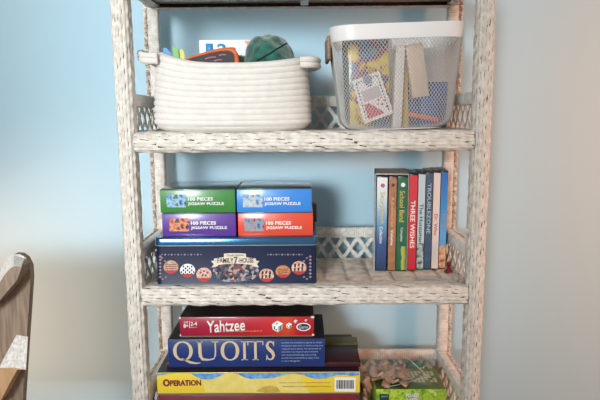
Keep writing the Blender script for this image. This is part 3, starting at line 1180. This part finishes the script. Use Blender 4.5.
# slipcase around the first three
sl = empty('slipcase', 'open fronted grey card slipcase holding the first three disc cases', 'slipcase', (at(391, 220, YD).x, YD, Z2))
sl.rotation_euler = (0, 0, math.radians(-7))
a, b = at(375.0, 173.5, YD - 0.002), at(408.9, 173.5, YD - 0.002)
zt = a.z
bm = bmesh.new()
box(bm, a.x, a.x + 0.003, YD - 0.002, YD + 0.103, Z2 + 0.0002, zt)
box(bm, b.x - 0.001, b.x + 0.0004, YD - 0.002, YD + 0.103, Z2 + 0.0002, zt)
box(bm, a.x, b.x, YD - 0.002, YD + 0.103, zt - 0.0032, zt)
box(bm, a.x, b.x, YD - 0.002, YD + 0.103, Z2 + 0.0002, Z2 + 0.0011)
box(bm, a.x, b.x, YD + 0.1005, YD + 0.103, Z2 + 0.0002, zt)
build('card_shell', bm, M_slip, sl, smooth=False)

M_ruby = mat('ruby_plastic', (120, 24, 34), 0.3)
rz = empty('game_piece', 'small dark red game piece beside the right end of the disc row', 'game piece', (0.297, 0.05, Z2 + 0.0008))
bm = bmesh.new()
skin_rings(bm, [[Vector((0.3035 + r * math.cos(2 * PI * j / 20), 0.082 + r * math.sin(2 * PI * j / 20), Z2 + 0.0008 + h)) for j in range(20)] for r, h in ((0.0085, 0), (0.0095, 0.002), (0.0085, 0.004), (0.005, 0.008), (0.0036, 0.013), (0.0052, 0.016), (0.0048, 0.020), (0.002, 0.0225))])
build('body', bm, M_ruby, rz)

# ------------------------------------------------------------------ game boxes, bottom shelf left
def game_box(name, x0, x1, y0, y1, z0, z1, body, lid, label, top=None, split=0.0, bev=0.0014, group='board game boxes stacked on the bottom shelf'):
    r = empty(name, label, 'game box', ((x0 + x1) / 2, (y0 + y1) / 2, z0), group)
    if split:
        build('tray', boxbm(x0 + 0.0015, x1 - 0.0015, y0 + 0.0015, y1 - 0.0015, z0, z0 + split + 0.004, bev=0.001), body, r)
        build('lid', boxbm(x0, x1, y0, y1, z0 + split, z1, bev=bev), lid, r)
    else:
        build('lid', boxbm(x0, x1, y0, y1, z0, z1, bev=bev), lid, r)
    if top:
        build('lid_picture_or_reflection', boxbm(x0 + 0.001, x1 - 0.001, y0 + 0.0012, y1 - 0.001, z1 - 0.0003, z1 + 0.0004), top, r, smooth=False)
    return r


M_darkred = mat('dark_red_box', (128, 26, 44), 0.35, var=0.15, scale=20)
M_kraft = mat('grey_board', (120, 108, 94), 0.8)
M_opyel = mat('yellow_game_card', (236, 208, 62), 0.3, coat=0.3)
M_opblue = mat('sky_blue_print', (74, 136, 204), 0.35, col2=(120, 176, 226), scale=120)
M_opdark = mat('dark_lid_top', (34, 40, 58), 0.3, var=0.2, scale=20)
M_maroon = mat('maroon_board', (62, 22, 32), 0.45, var=0.12, scale=25)
M_olive = mat('olive_card', (110, 108, 62), 0.5, var=0.2, scale=40)
M_qblue = mat('royal_blue_card', (22, 52, 118), 0.35, var=0.10, scale=30, coat=0.2)
M_qtop = mat('dark_blue_lid', (30, 34, 46), 0.35, var=0.2, scale=20)
M_gold = mat('pale_gold_ink', (206, 186, 150), 0.45)

zb = Z1 + 0.0008
game_box('game_box', -0.303, 0.106, 0.012, 0.205, zb, 0.4190, M_kraft, M_darkred, 'dark red game box at the bottom of the stack', split=0.0)

Y0 = 0.010
op = game_box('game_box', -0.3035, 0.1115, Y0, 0.205, 0.4195, 0.4690, M_kraft, M_opyel, 'yellow and blue game box with maroon title below the royal blue box', top=M_opdark, split=0.004)
ZT = 0.4694
wave = [(157, 373.8), (161, 373.2), (165, 372.6), (170, 371.6), (176, 371.0), (186, 370.8), (191, 371.6), (195, 374), (200, 376.6), (206, 377.6), (213, 377), (219, 374.5), (225, 371.6), (232, 370.8), (238, 372), (244, 375), (251, 377.0), (262, 376.5), (272, 376.2), (279, 374.5), (286, 372.4), (296, 371.8), (303, 373), (309, 375.2), (316, 376.8), (325, 376.4), (332, 374.5), (338, 373.0), (345, 372.8), (352, 374.0), (359, 373.0)]
bm = bmesh.new()
topz = ZT - 0.0016
for (u0, v0), (u1, v1) in zip(wave, wave[1:]):
    p, q = at(u0, v0 + 2.0, Y0), at(u1, v1 + 2.0, Y0)
    pz_, qz_ = min(p.z, topz - 0.0003), min(q.z, topz - 0.0003)
    prism(bm, [(p.x, pz_), (q.x, qz_), (q.x, topz), (p.x, topz)], Y0 - 0.0004, Y0 + 0.0004)
build('sky_print', bm, M_opblue, op, smooth=False)
M_opcream = mat('pale_straw', (232, 214, 130), 0.35, col2=(226, 206, 104), scale=60)  # paler straw patch across the middle of the box front
M_ochre = mat('ochre_print', (206, 178, 84), 0.4, col2=(188, 156, 70), scale=80)
bm = bmesh.new()
decal(bm, [(202, 379), (214, 378), (226, 374), (235, 373), (244, 377.5), (252, 379), (274, 378), (288, 375), (300, 376), (310, 393), (205, 392)], Y0, 0, lift=0.0002)
build('straw_patch', bm, M_opcream, op, smooth=False)
bm = bmesh.new()
decal(bm, [(256, 391), (262, 387), (270, 385.5), (277, 387), (281, 392), (268, 393)], Y0, 0, lift=0.0005)
build('ochre_print', bm, M_ochre, op, smooth=False)
M_opred = mat('maroon_ink', (140, 30, 60), 0.4)
lettering('O', 163, 169.8, 379.0, 386.4, Y0, M_opred, op, bold=0.05)
lettering('PERATION', 170.2, 201, 380.0, 386.0, Y0, M_opred, op, bold=0.04, shear=0.0008)
bm = bmesh.new()
decal(bm, [(334.5, 377.2), (355.5, 377.6), (355.5, 391.6), (334.5, 391.2)], Y0, 0)
u = 336.5
random.seed(3)
while u < 353:
    w = random.choice((0.45, 0.7, 1.1))
    decal(bm, [(u, 380), (u + w, 380), (u + w, 388.5), (u, 388.5)], Y0, 1, lift=0.0008)
    u += w + random.choice((0.5, 0.8))
build('barcode', bm, [M_white, M_blackp], op, smooth=False)
M_greyink = mat('grey_ink', (120, 110, 60), 0.5)
lettering('Operation skill game for one or more players ages six and up', 279, 330, 382.0, 383.2, Y0, M_greyink, op)
lettering('Requires batteries not included contents may vary from picture', 283, 331, 385.6, 387.0, Y0, M_blackp, op)

bd = tag(build('game_board', boxbm(-0.288, 0.1145, 0.030, 0.118, 0.4697, 0.4805, bev=0.001), M_maroon, loc=(-0.087, 0.07, 0.4697)), 'maroon folded game board lying between the blue and yellow boxes', 'game board')
bm = boxbm(0.020, 0.1180, 0.1195, 0.158, 0.4697, 0.4830, bev=0.001)
tag(build('card_box', bm, M_olive, loc=(0.07, 0.14, 0.4697)), 'thin olive box lying behind the maroon game board', 'box')

qx0, qx1, qz0, qz1 = -0.2780, 0.0400, 0.4845, 0.5400
qz0 = 0.4810
Yq = 0.010
qb = game_box('game_box', qx0, qx1, Yq, 0.150, qz0, qz1, M_kraft, M_qblue, 'royal blue game box with large pale gold capitals', top=M_qtop)


def stroke(bm, pts, y, mi=0):
    """variable width stroke: pts of (x, z, half width)"""
    up, lo = [], []
    for i, (x, z, w) in enumerate(pts):
        a = pts[max(0, i - 1)]
        b = pts[min(len(pts) - 1, i + 1)]
        dx, dz_ = b[0] - a[0], b[1] - a[1]
        l = math.hypot(dx, dz_) or 1
        nx, nz = -dz_ / l, dx / l
        w *= 1.25
        up.append((x + nx * w, z + nz * w))
        lo.append((x - nx * w, z - nz * w))
    for i in range(len(pts) - 1):
        prism(bm, [up[i], up[i + 1], lo[i + 1], lo[i]], y - 0.0005, y + 0.0003, mi)


def rect(bm, x0, x1, z0, z1, y, mi=0):
    prism(bm, [(x0, z0), (x1, z0), (x1, z1), (x0, z1)], y - 0.0005, y + 0.0003, mi)


def ring(bm, cx, cz, rx, rz, thick, thin, y):
    pts = []
    for i in range(41):
        a = 2 * PI * i / 40
        w = thin + (thick - thin) * abs(math.cos(a)) ** 1.5
        pts.append((cx + (rx - w) * math.cos(a), cz + (rz - thin) * math.sin(a), w))
    stroke(bm, pts, y)


bm = bmesh.new()
c0, c1 = at(173, 360.5, Yq).z, at(173, 341.5, Yq).z
H_ = c1 - c0


def X(u):
    return at(u, 352, Yq).x


cz_ = (c0 + c1) / 2
ring(bm, X(183), cz_, X(192.5) - X(183), H_ / 2, 0.0028, 0.0010, Yq)
stroke(bm, [(X(181), c0 + 0.004, .0008), (X(185), c0 + 0.001, .0016), (X(190), c0 - 0.004, .002), (X(196), c0 - 0.0062, .0012), (X(200), c0 - 0.005, .0006)], Yq)
ux0, ux1 = X(200), X(215.5)
stroke(bm, [(ux0, c1, .0026), (ux0, c0 + H_ * .42, .0026), (ux0 + .0008, c0 + H_ * .22, .0025), (ux0 + .005, c0 + H_ * .06, .0022), ((ux0 + ux1) / 2 + .001, c0 + .0012, .0013), (ux1 - .004, c0 + H_ * .08, .0011), (ux1 - .0006, c0 + H_ * .25, .0011), (ux1, c0 + H_ * .45, .0011), (ux1, c1, .0011)], Yq)
for cx_ in (ux0, ux1):
    rect(bm, cx_ - .0062, cx_ + .0062, c1 - .0018, c1, Yq)
ring(bm, X(230), cz_, X(239) - X(230), H_ / 2, 0.0028, 0.0010, Yq)
ix = X(244.5)
rect(bm, ix - .0026, ix + .0026, c0, c1, Yq)
for zz in (c0, c1 - .0018):
    rect(bm, ix - .0066, ix + .0066, zz, zz + .0018, Yq)
tx = X(255.5)
rect(bm, tx - .0026, tx + .0026, c0, c1, Yq)
rect(bm, tx - .0062, tx + .0062, c0, c0 + .0018, Yq)
rect(bm, X(248), X(263), c1 - .002, c1, Yq)
for s_ in (X(248), X(263)):
    rect(bm, s_ - .0009, s_ + .0009, c1 - .0085, c1, Yq)
sx_ = X(270.3)
sw = 0.0088
stroke(bm, [(sx_ + sw * .82, c1 - H_ * .24, .0008), (sx_ + sw * .62, c1 - H_ * .09, .0010), (sx_ + sw * .1, c1 - .0010, .0012), (sx_ - sw * .45, c1 - H_ * .07, .0016), (sx_ - sw * .72, c1 - H_ * .22, .0022), (sx_ - sw * .5, c1 - H_ * .37, .0027), (sx_, c1 - H_ * .48, .003), (sx_ + sw * .5, c1 - H_ * .6, .0028), (sx_ + sw * .78, c1 - H_ * .76, .0023), (sx_ + sw * .5, c1 - H_ * .92, .0017), (sx_ - .0005, c0 + .001, .0012), (sx_ - sw * .55, c0 + H_ * .08, .0010), (sx_ - sw * .85, c0 + H_ * .27, .0008)], Yq)
rect(bm, sx_ + sw * .75, sx_ + sw * .92, c1 - H_ * .27, c1, Yq)
rect(bm, sx_ - sw * .95, sx_ - sw * .78, c0, c0 + H_ * .29, Yq)
build('lettering', bm, M_gold, qb, smooth=False, label='pale gold serif capitals')
M_pblue = mat('pale_blue_ink', (176, 194, 222), 0.5)
lines = ['Quoits is a traditional game in which', 'the players take turns to throw a ring over', 'a peg and score points. The set is made of', 'wood with rope rings and comes complete', 'with a base board, five pegs and a scoring', 'card for the whole family to enjoy inside', 'or out in the garden']
for i, tx_ in enumerate(lines):
    v = 341.8 + i * 3.05
    lettering(tx_, 269 if i < 0 else 279 if False else 268.8 + 0, (322, 323, 321, 318, 316, 319, 296)[i], v, v + 1.75, Yq, M_pblue, qb, bold=0.01) if False else lettering(tx_, 281.5, (322, 323, 321, 318, 316, 319, 300)[i], v, v + 1.75, Yq, M_pblue, qb, bold=0.01)

yx0, yx1, yz0, yz1 = -0.2540, 0.0180, 0.5408, 0.5840
Yy = 0.018
M_yred = print_mat('crimson_to_orange_print', [(0.0, (150, 22, 56)), (0.5, (176, 26, 52)), (0.70, (196, 40, 44)), (0.80, (206, 72, 44)), (0.88, (188, 24, 34)), (1.0, (168, 18, 34))], 'X', -0.136, 0.136, noise=0.12, scale=22)
M_ytop = mat('dark_lid_picture', (52, 30, 34), 0.4, col2=(32, 24, 26), scale=16)
yb = game_box('game_box', yx0, yx1, Yy, 0.205, yz0, yz1, M_kraft, M_yred, 'crimson dice game box on top of the stack', top=M_ytop, split=0.003)
lettering('Yahtzee', 207, 245, 320.8, 333, Yy, M_white, yb, bold=0.015, shear=0.0045)
bm = bmesh.new()
M_goldi = mat('gold_strapline_ink', (222, 176, 90), 0.4)
lettering('SHAKE, SCORE AND SHOUT IT', 226, 262, 330.4, 332.0, Yy, M_goldi, yb, bold=0.01)
lettering('8+', 183.6, 188.2, 323.6, 328, Yy, M_white, yb, bold=0.03)
lettering('AGE', 183.6, 188.2, 321.2, 323, Yy, M_white, yb)
lettering('2-4', 190.8, 197, 321.6, 325.6, Yy, M_white, yb, bold=0.02)
lettering('players', 190.8, 197, 326.4, 328, Yy, M_white, yb)
bm = bmesh.new()
decal(bm, [(189.3, 321), (189.8, 321), (189.8, 328), (189.3, 328)], Yy)
build('divider_print', bm, M_white, yb, smooth=False)


def die(u, v, s, name='dice_print'):
    bm = bmesh.new()
    decal(bm, [(u - s, v - s * .35), (u, v - s), (u + s, v - s * .5), (u + s * .1, v + s * .1)], Yy, 0, lift=0.0005)
    decal(bm, [(u - s, v - s * .35), (u + s * .1, v + s * .1), (u + s * .1, v + s * 1.05), (u - s * .85, v + s * .55)], Yy, 1, lift=0.0005)
    decal(bm, [(u + s * .1, v + s * .1), (u + s, v - s * .5), (u + s * .9, v + s * .45), (u + s * .1, v + s * 1.05)], Yy, 2, lift=0.0005)
    for du, dv in ((-.1, -.5), (-.55, .1), (-.2, .6), (.5, .1), (.5, .45), (-.55, .4)):
        decal(bm, ell(u + du * s, v + dv * s, s * .14, s * .14, 8), Yy, 3, lift=0.0009)
    build(name, bm, [M_white, M_card, M_slip, M_blackp], yb, smooth=False)


die(277.5, 326.3, 5.6)
die(289, 325.6, 3.0)
die(295.6, 321.4, 1.9)
die(306, 320.4, 1.3)
bm = bmesh.new()
decal(bm, ell(303.5, 326.8, 7.2, 4.0), Yy, 0, lift=0.0005)
decal(bm, ell(303.5, 326.8, 6.0, 3.0), Yy, 1, lift=0.0008)
build('oval_logo', bm, [M_white, M_blackp], yb, smooth=False)
lettering('Game', 298.8, 308.2, 325.0, 328.6, Yy - 0.0008, M_pblue, yb, bold=0.02)
bm = bmesh.new()
for (xa, xb, za, zb_) in ((yx0 - .0004, yx0 + .003, yz1 - .003, yz1 + .0006), (yx1 - .006, yx1 + .0006, yz1 - .003, yz1 + .0006), (yx0 - .0005, yx0 + .002, yz0 + .003, yz0 + .007), (yx1 - .004, yx1 + .0006, yz0 + .003, yz0 + .006)):
    box(bm, xa, xb, Yy - .0005, Yy + .004, za, zb_)
build('worn_corner', bm, M_paper, yb, smooth=False, label='worn white card corners')

# ------------------------------------------------------------------ green game box, tiles in a bag
M_leaf = cells_mat('leafy_green_print', [(96, 150, 30), (150, 190, 40), (190, 215, 60), (120, 170, 36), (214, 224, 110)], 75, noise=True)
M_leafside = mat('moss_green_lid', (98, 118, 52), 0.4, var=0.15, scale=30)
gx0, gx1, gy0, gy1 = 0.1475, 0.2945, 0.034, 0.130
gz1 = 0.4180
gb = game_box('game_box', gx0, gx1, gy0, gy1, Z1 + 0.0008, gz1, M_kraft, M_leaf, 'leafy lime green game box at the right of the bottom shelf', top=M_leafside, group=None)
M_palep = mat('pale_grid_print', (176, 184, 150), 0.5)
bm = bmesh.new()
for i in range(7):
    for j in range(5):
        if (i * 3 + j * 5) % 4 == 0:
            continue
        x = 0.224 + i * 0.0088
        y = gy0 + 0.030 + j * 0.0105
        box(bm, x, x + 0.0066, y, y + 0.0085, gz1, gz1 + 0.0009)
build('grid_print', bm, M_palep, gb, smooth=False)
M_teal = mat('dark_teal_label', (20, 66, 62), 0.4)
bm = bmesh.new()
decal(bm, [(379.5, 394), (389, 394), (389, 404), (379.5, 404)], gy0)
build('corner_label', bm, M_teal, gb, smooth=False)
lettering('word', 381, 387.5, 395.4, 397, gy0 - .0006, M_pblue, gb)
lettering('FOREST', 406, 420, 393.2, 397.2, gy0, M_white, gb, bold=0.05)
lettering('game', 406, 420, 398.2, 401, gy0, M_white, gb, bold=0.05)

M_tile = mat('wooden_tile', (192, 152, 124), 0.55, var=0.25, scale=60)
random.seed(12)
bmT = boxbm(-0.0125, 0.0125, -0.0085, 0.0085, -0.0028, 0.0028, bev=0.0008)
tile0 = None
tiles = []
spots = []
# heap on the green lid
for lay, n, rx, ry in ((0, 13, 0.048, 0.038), (1, 9, 0.036, 0.030), (2, 4, 0.022, 0.018)):
    for i in range(n):
        a = 2.399 * (i + 0.7) + lay
        rr = math.sqrt((i + 0.5) / n)
        spots.append((0.183 + rx * rr * math.cos(a), 0.080 + ry * rr * math.sin(a), gz1 + 0.0065 + lay * 0.0085, 0.45 + 0.25 * lay))
for i in range(12):
    spots.append((0.131 + random.uniform(-0.003, 0.003), 0.045 + 0.012 * (i % 5), Z1 + 0.008 + 0.0125 * (i // 2), 0.9))
for k, (x, y, z, tw) in enumerate(spots):
    if tile0 is None:
        o = build('wooden_tile', bmT, M_tile)
        tile0 = o
    else:
        o = tile0.copy()
        COL.objects.link(o)
    o.location = (x, y, z)
    if tw == 0.9:
        o.rotation_euler = (random.uniform(-0.5, 0.5), random.uniform(1.0, 1.5), random.uniform(-0.6, 0.6))
    else:
        o.rotation_euler = (random.uniform(-tw, tw), random.uniform(-tw, tw), random.uniform(0, 3))
    tag(o, 'brown wooden letter tile heaped inside the clear plastic bag', 'tile', 'wooden tiles in the plastic bag')

M_bag = bpy.data.materials.new('clear_plastic')
M_bag.use_nodes = True
nt = M_bag.node_tree
b = nt.nodes['Principled BSDF']
b.inputs['Base Color'].default_value = (0.92, 0.94, 0.95, 1)
b.inputs['Roughness'].default_value = 0.12
b.inputs['Alpha'].default_value = 0.07
b.inputs['Specular IOR Level'].default_value = 0.6
n = nt.nodes.new('ShaderNodeTexNoise')
n.inputs['Scale'].default_value = 26
n.inputs['Detail'].default_value = 3
bp = nt.nodes.new('ShaderNodeBump')
bp.inputs['Strength'].default_value = 0.9
bp.inputs['Distance'].default_value = 0.012
tc = nt.nodes.new('ShaderNodeTexCoord')
nt.links.new(tc.outputs['Object'], n.inputs['Vector'])
nt.links.new(n.outputs['Fac'], bp.inputs['Height'])
nt.links.new(bp.outputs[0], b.inputs['Normal'])
bg = empty('plastic_bag', 'clear plastic bag of wooden tiles slumped on the lime green game box', 'bag', (0.175, 0.08, gz1))
bm = bmesh.new()
N, Mm = 44, 26
V = []
for j in range(Mm + 1):
    row = []
    for i in range(N + 1):
        f, g_ = i / N, j / Mm
        x = 0.118 + 0.150 * f
        y = 0.036 + 0.094 * g_
        hgt = 0.062 * max(0, math.sin(PI * min(1, (f + 0.02) ** 0.62))) ** 0.8 * max(0, math.sin(PI * (0.06 + 0.90 * g_))) ** 0.55
        hgt *= 1 + 0.10 * math.sin(13 * f + 5 * g_) * math.sin(9 * g_ + 2)
        z = gz1 + 0.0016 + hgt
        row.append(bm.verts.new((x, y, z)))
    V.append(row)
for j in range(Mm):
    for i in range(N):
        bm.faces.new((V[j][i], V[j][i + 1], V[j + 1][i + 1], V[j + 1][i]))
build('film', bm, M_bag, bg, angle=3)
M_seal = mat('bag_seal_plastic', (196, 202, 204), 0.3, coat=0.4)
bm = bmesh.new()
tube(bm, [(0.268, 0.083, gz1 + 0.0025), (0.245, 0.062, gz1 + 0.010), (0.220, 0.048, gz1 + 0.0095), (0.190, 0.040, gz1 + 0.006), (0.165, 0.037, gz1 + 0.003)], 0.0006, 6)
tube(bm, [(0.268, 0.083, gz1 + 0.0025), (0.250, 0.085, gz1 + 0.020), (0.225, 0.085, gz1 + 0.043), (0.190, 0.085, gz1 + 0.061)], 0.0005, 6)
build('seal', bm, M_seal, bg, label='folded seal edge of the bag')
M_emer = mat('emerald_film', (24, 104, 84), 0.25, coat=0.5, bump=0.6, bscale=60)
bm = bmesh.new()
bmesh.ops.create_icosphere(bm, subdivisions=4, radius=1.0)
for v in bm.verts:
    d = v.co.copy()
    k = 1 + 0.14 * math.sin(6 * d.x + 3) * math.sin(5 * d.z + 7 * d.y)
    v.co = Vector((0.250 + d.x * 0.034 * k, 0.160 + d.y * 0.020, Z1 + 0.034 + d.z * 0.033 * k))
tag(build('pouch', bm, M_emer, loc=(0.255, 0.166, Z1 + 0.001)), 'emerald green pouch behind the lime green game box', 'pouch')

# ------------------------------------------------------------------ wooden chair, lower left
M_chair = mat('weathered_brown_wood', (150, 128, 108), 0.6, col2=(122, 102, 86), scale=28, stretch=(6, 6, 0.6), bump=0.3, bscale=60)
M_railtop = mat('off_white_wood', (238, 234, 228), 0.6, col2=(206, 200, 192), scale=40, stretch=(8, 8, 0.5), bump=0.3, bscale=80)  # off-white tone, used only on the upper faces of the chair rails
M_tan = mat('tan_wood', (196, 156, 116), 0.55, col2=(180, 140, 102), scale=20, stretch=(4, 4, 0.6))
CY = -0.12
cs = at(27, 300, CY)
ch = empty('dining_chair', 'weathered brown wooden chair with off-white rail tops beside the shelf unit', 'chair', (cs.x - 0.2, CY, FLOOR))


# right stile with a rounded head
bm = bmesh.new()
zt = at(24, 254, CY).z
xr = at(34.5, 285, CY).x
xl = at(14, 285, CY).x
xb = at(20, 700, CY).x
pts = [(xb - 0.030, FLOOR), (xb, FLOOR), (at(26, 400, CY).x, at(26, 400, CY).z), (xr, zt - 0.045), (xr + 0.0005, zt - 0.022), (xr - 0.005, zt - 0.008), (xr - 0.014, zt - 0.001), (xr - 0.024, zt), (xl, zt - 0.006), (xl - 0.006, zt - 0.03)]
prism(bm, [(x - 0.006, z) for x, z in pts], CY, CY + 0.014)
build('stile', bm, M_chair, ch, smooth=False)
bm = bmesh.new()
prism(bm, [(xl - 0.42, FLOOR), (xl - 0.385, FLOOR), (xl - 0.37, zt - 0.02), (xl - 0.39, zt), (xl - 0.41, zt - 0.01)], CY, CY + 0.03)
build('stile', bm, M_chair, ch, smooth=False)
# back panel between the stiles
xm = at(26, 400, CY)
bm = bmesh.new()
prism(bm, [(xl - 0.40, 0.40), (xm.x - 0.022, 0.40), (xm.x - 0.018, xm.z), (xr - 0.020, zt - 0.03), (xl - 0.40, zt - 0.03)], CY + 0.003, CY + 0.013)
build('back_panel', bm, M_chair, ch, smooth=False)
# rails: scooped solids running from stile to stile, standing forward of the back panel
def mirrored(half):
    return [(-210 - u, v) for u, v in half[::-1]] + list(half)


def rail(name, fr, bk, lo, yf, yb_, cover, face_m, label=None, top_label=None):
    """cross-sections joined into one solid; the cover is the off-white top"""
    F_, B_, L_ = mirrored(fr), mirrored(bk), mirrored(lo)
    sec = []
    top = []
    for (f, b_, l_) in zip(F_, B_, L_):
        pf, pb, plo = at(f[0], f[1], yf), at(b_[0], b_[1], yb_), at(l_[0], l_[1], yf)
        plb = Vector((plo.x, yb_, plo.z))
        sec.append([pf, pb, plb, plo])
        up = Vector((0, -0.0006, 0.0012))
        top.append([pf + up, pb + up, pb - up, pf - up])
    bm = bmesh.new()
    skin_rings(bm, sec)
    bmesh.ops.recalc_face_normals(bm, faces=bm.faces[:])
    build(name, bm, face_m, ch, smooth=False, label=label)
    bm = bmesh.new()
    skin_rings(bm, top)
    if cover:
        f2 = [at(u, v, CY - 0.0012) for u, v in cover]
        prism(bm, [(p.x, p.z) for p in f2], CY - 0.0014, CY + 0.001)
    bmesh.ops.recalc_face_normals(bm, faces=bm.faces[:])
    build(name + '_top', bm, M_railtop, ch, smooth=False, label=top_label)


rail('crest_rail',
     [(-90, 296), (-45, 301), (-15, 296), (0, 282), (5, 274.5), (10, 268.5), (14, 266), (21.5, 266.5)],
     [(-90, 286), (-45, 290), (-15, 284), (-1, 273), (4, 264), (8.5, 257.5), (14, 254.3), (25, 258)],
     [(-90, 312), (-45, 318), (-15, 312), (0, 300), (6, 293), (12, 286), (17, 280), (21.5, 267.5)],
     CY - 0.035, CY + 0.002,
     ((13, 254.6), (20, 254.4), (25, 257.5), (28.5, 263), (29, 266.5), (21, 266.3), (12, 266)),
     M_chair, top_label='off-white top of the crest rail')
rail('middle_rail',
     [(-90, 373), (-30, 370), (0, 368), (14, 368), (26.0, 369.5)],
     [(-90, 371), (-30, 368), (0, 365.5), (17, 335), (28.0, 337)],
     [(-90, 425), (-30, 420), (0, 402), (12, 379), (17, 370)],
     CY - 0.030, CY + 0.001, None, M_tan, 'tan face of the middle rail', 'off-white sloping top of the middle rail')
# seat and front legs, below the picture
bm = boxbm(xl - 0.42, xl + 0.02, CY - 0.42, CY + 0.004, FLOOR + 0.42, FLOOR + 0.45, bev=0.006)
build('seat', bm, M_chair, ch)
for xx in (xl - 0.40, xl - 0.02):
    build('leg', boxbm(xx, xx + 0.035, CY - 0.41, CY - 0.375, FLOOR, FLOOR + 0.42, bev=0.004), M_chair, ch)
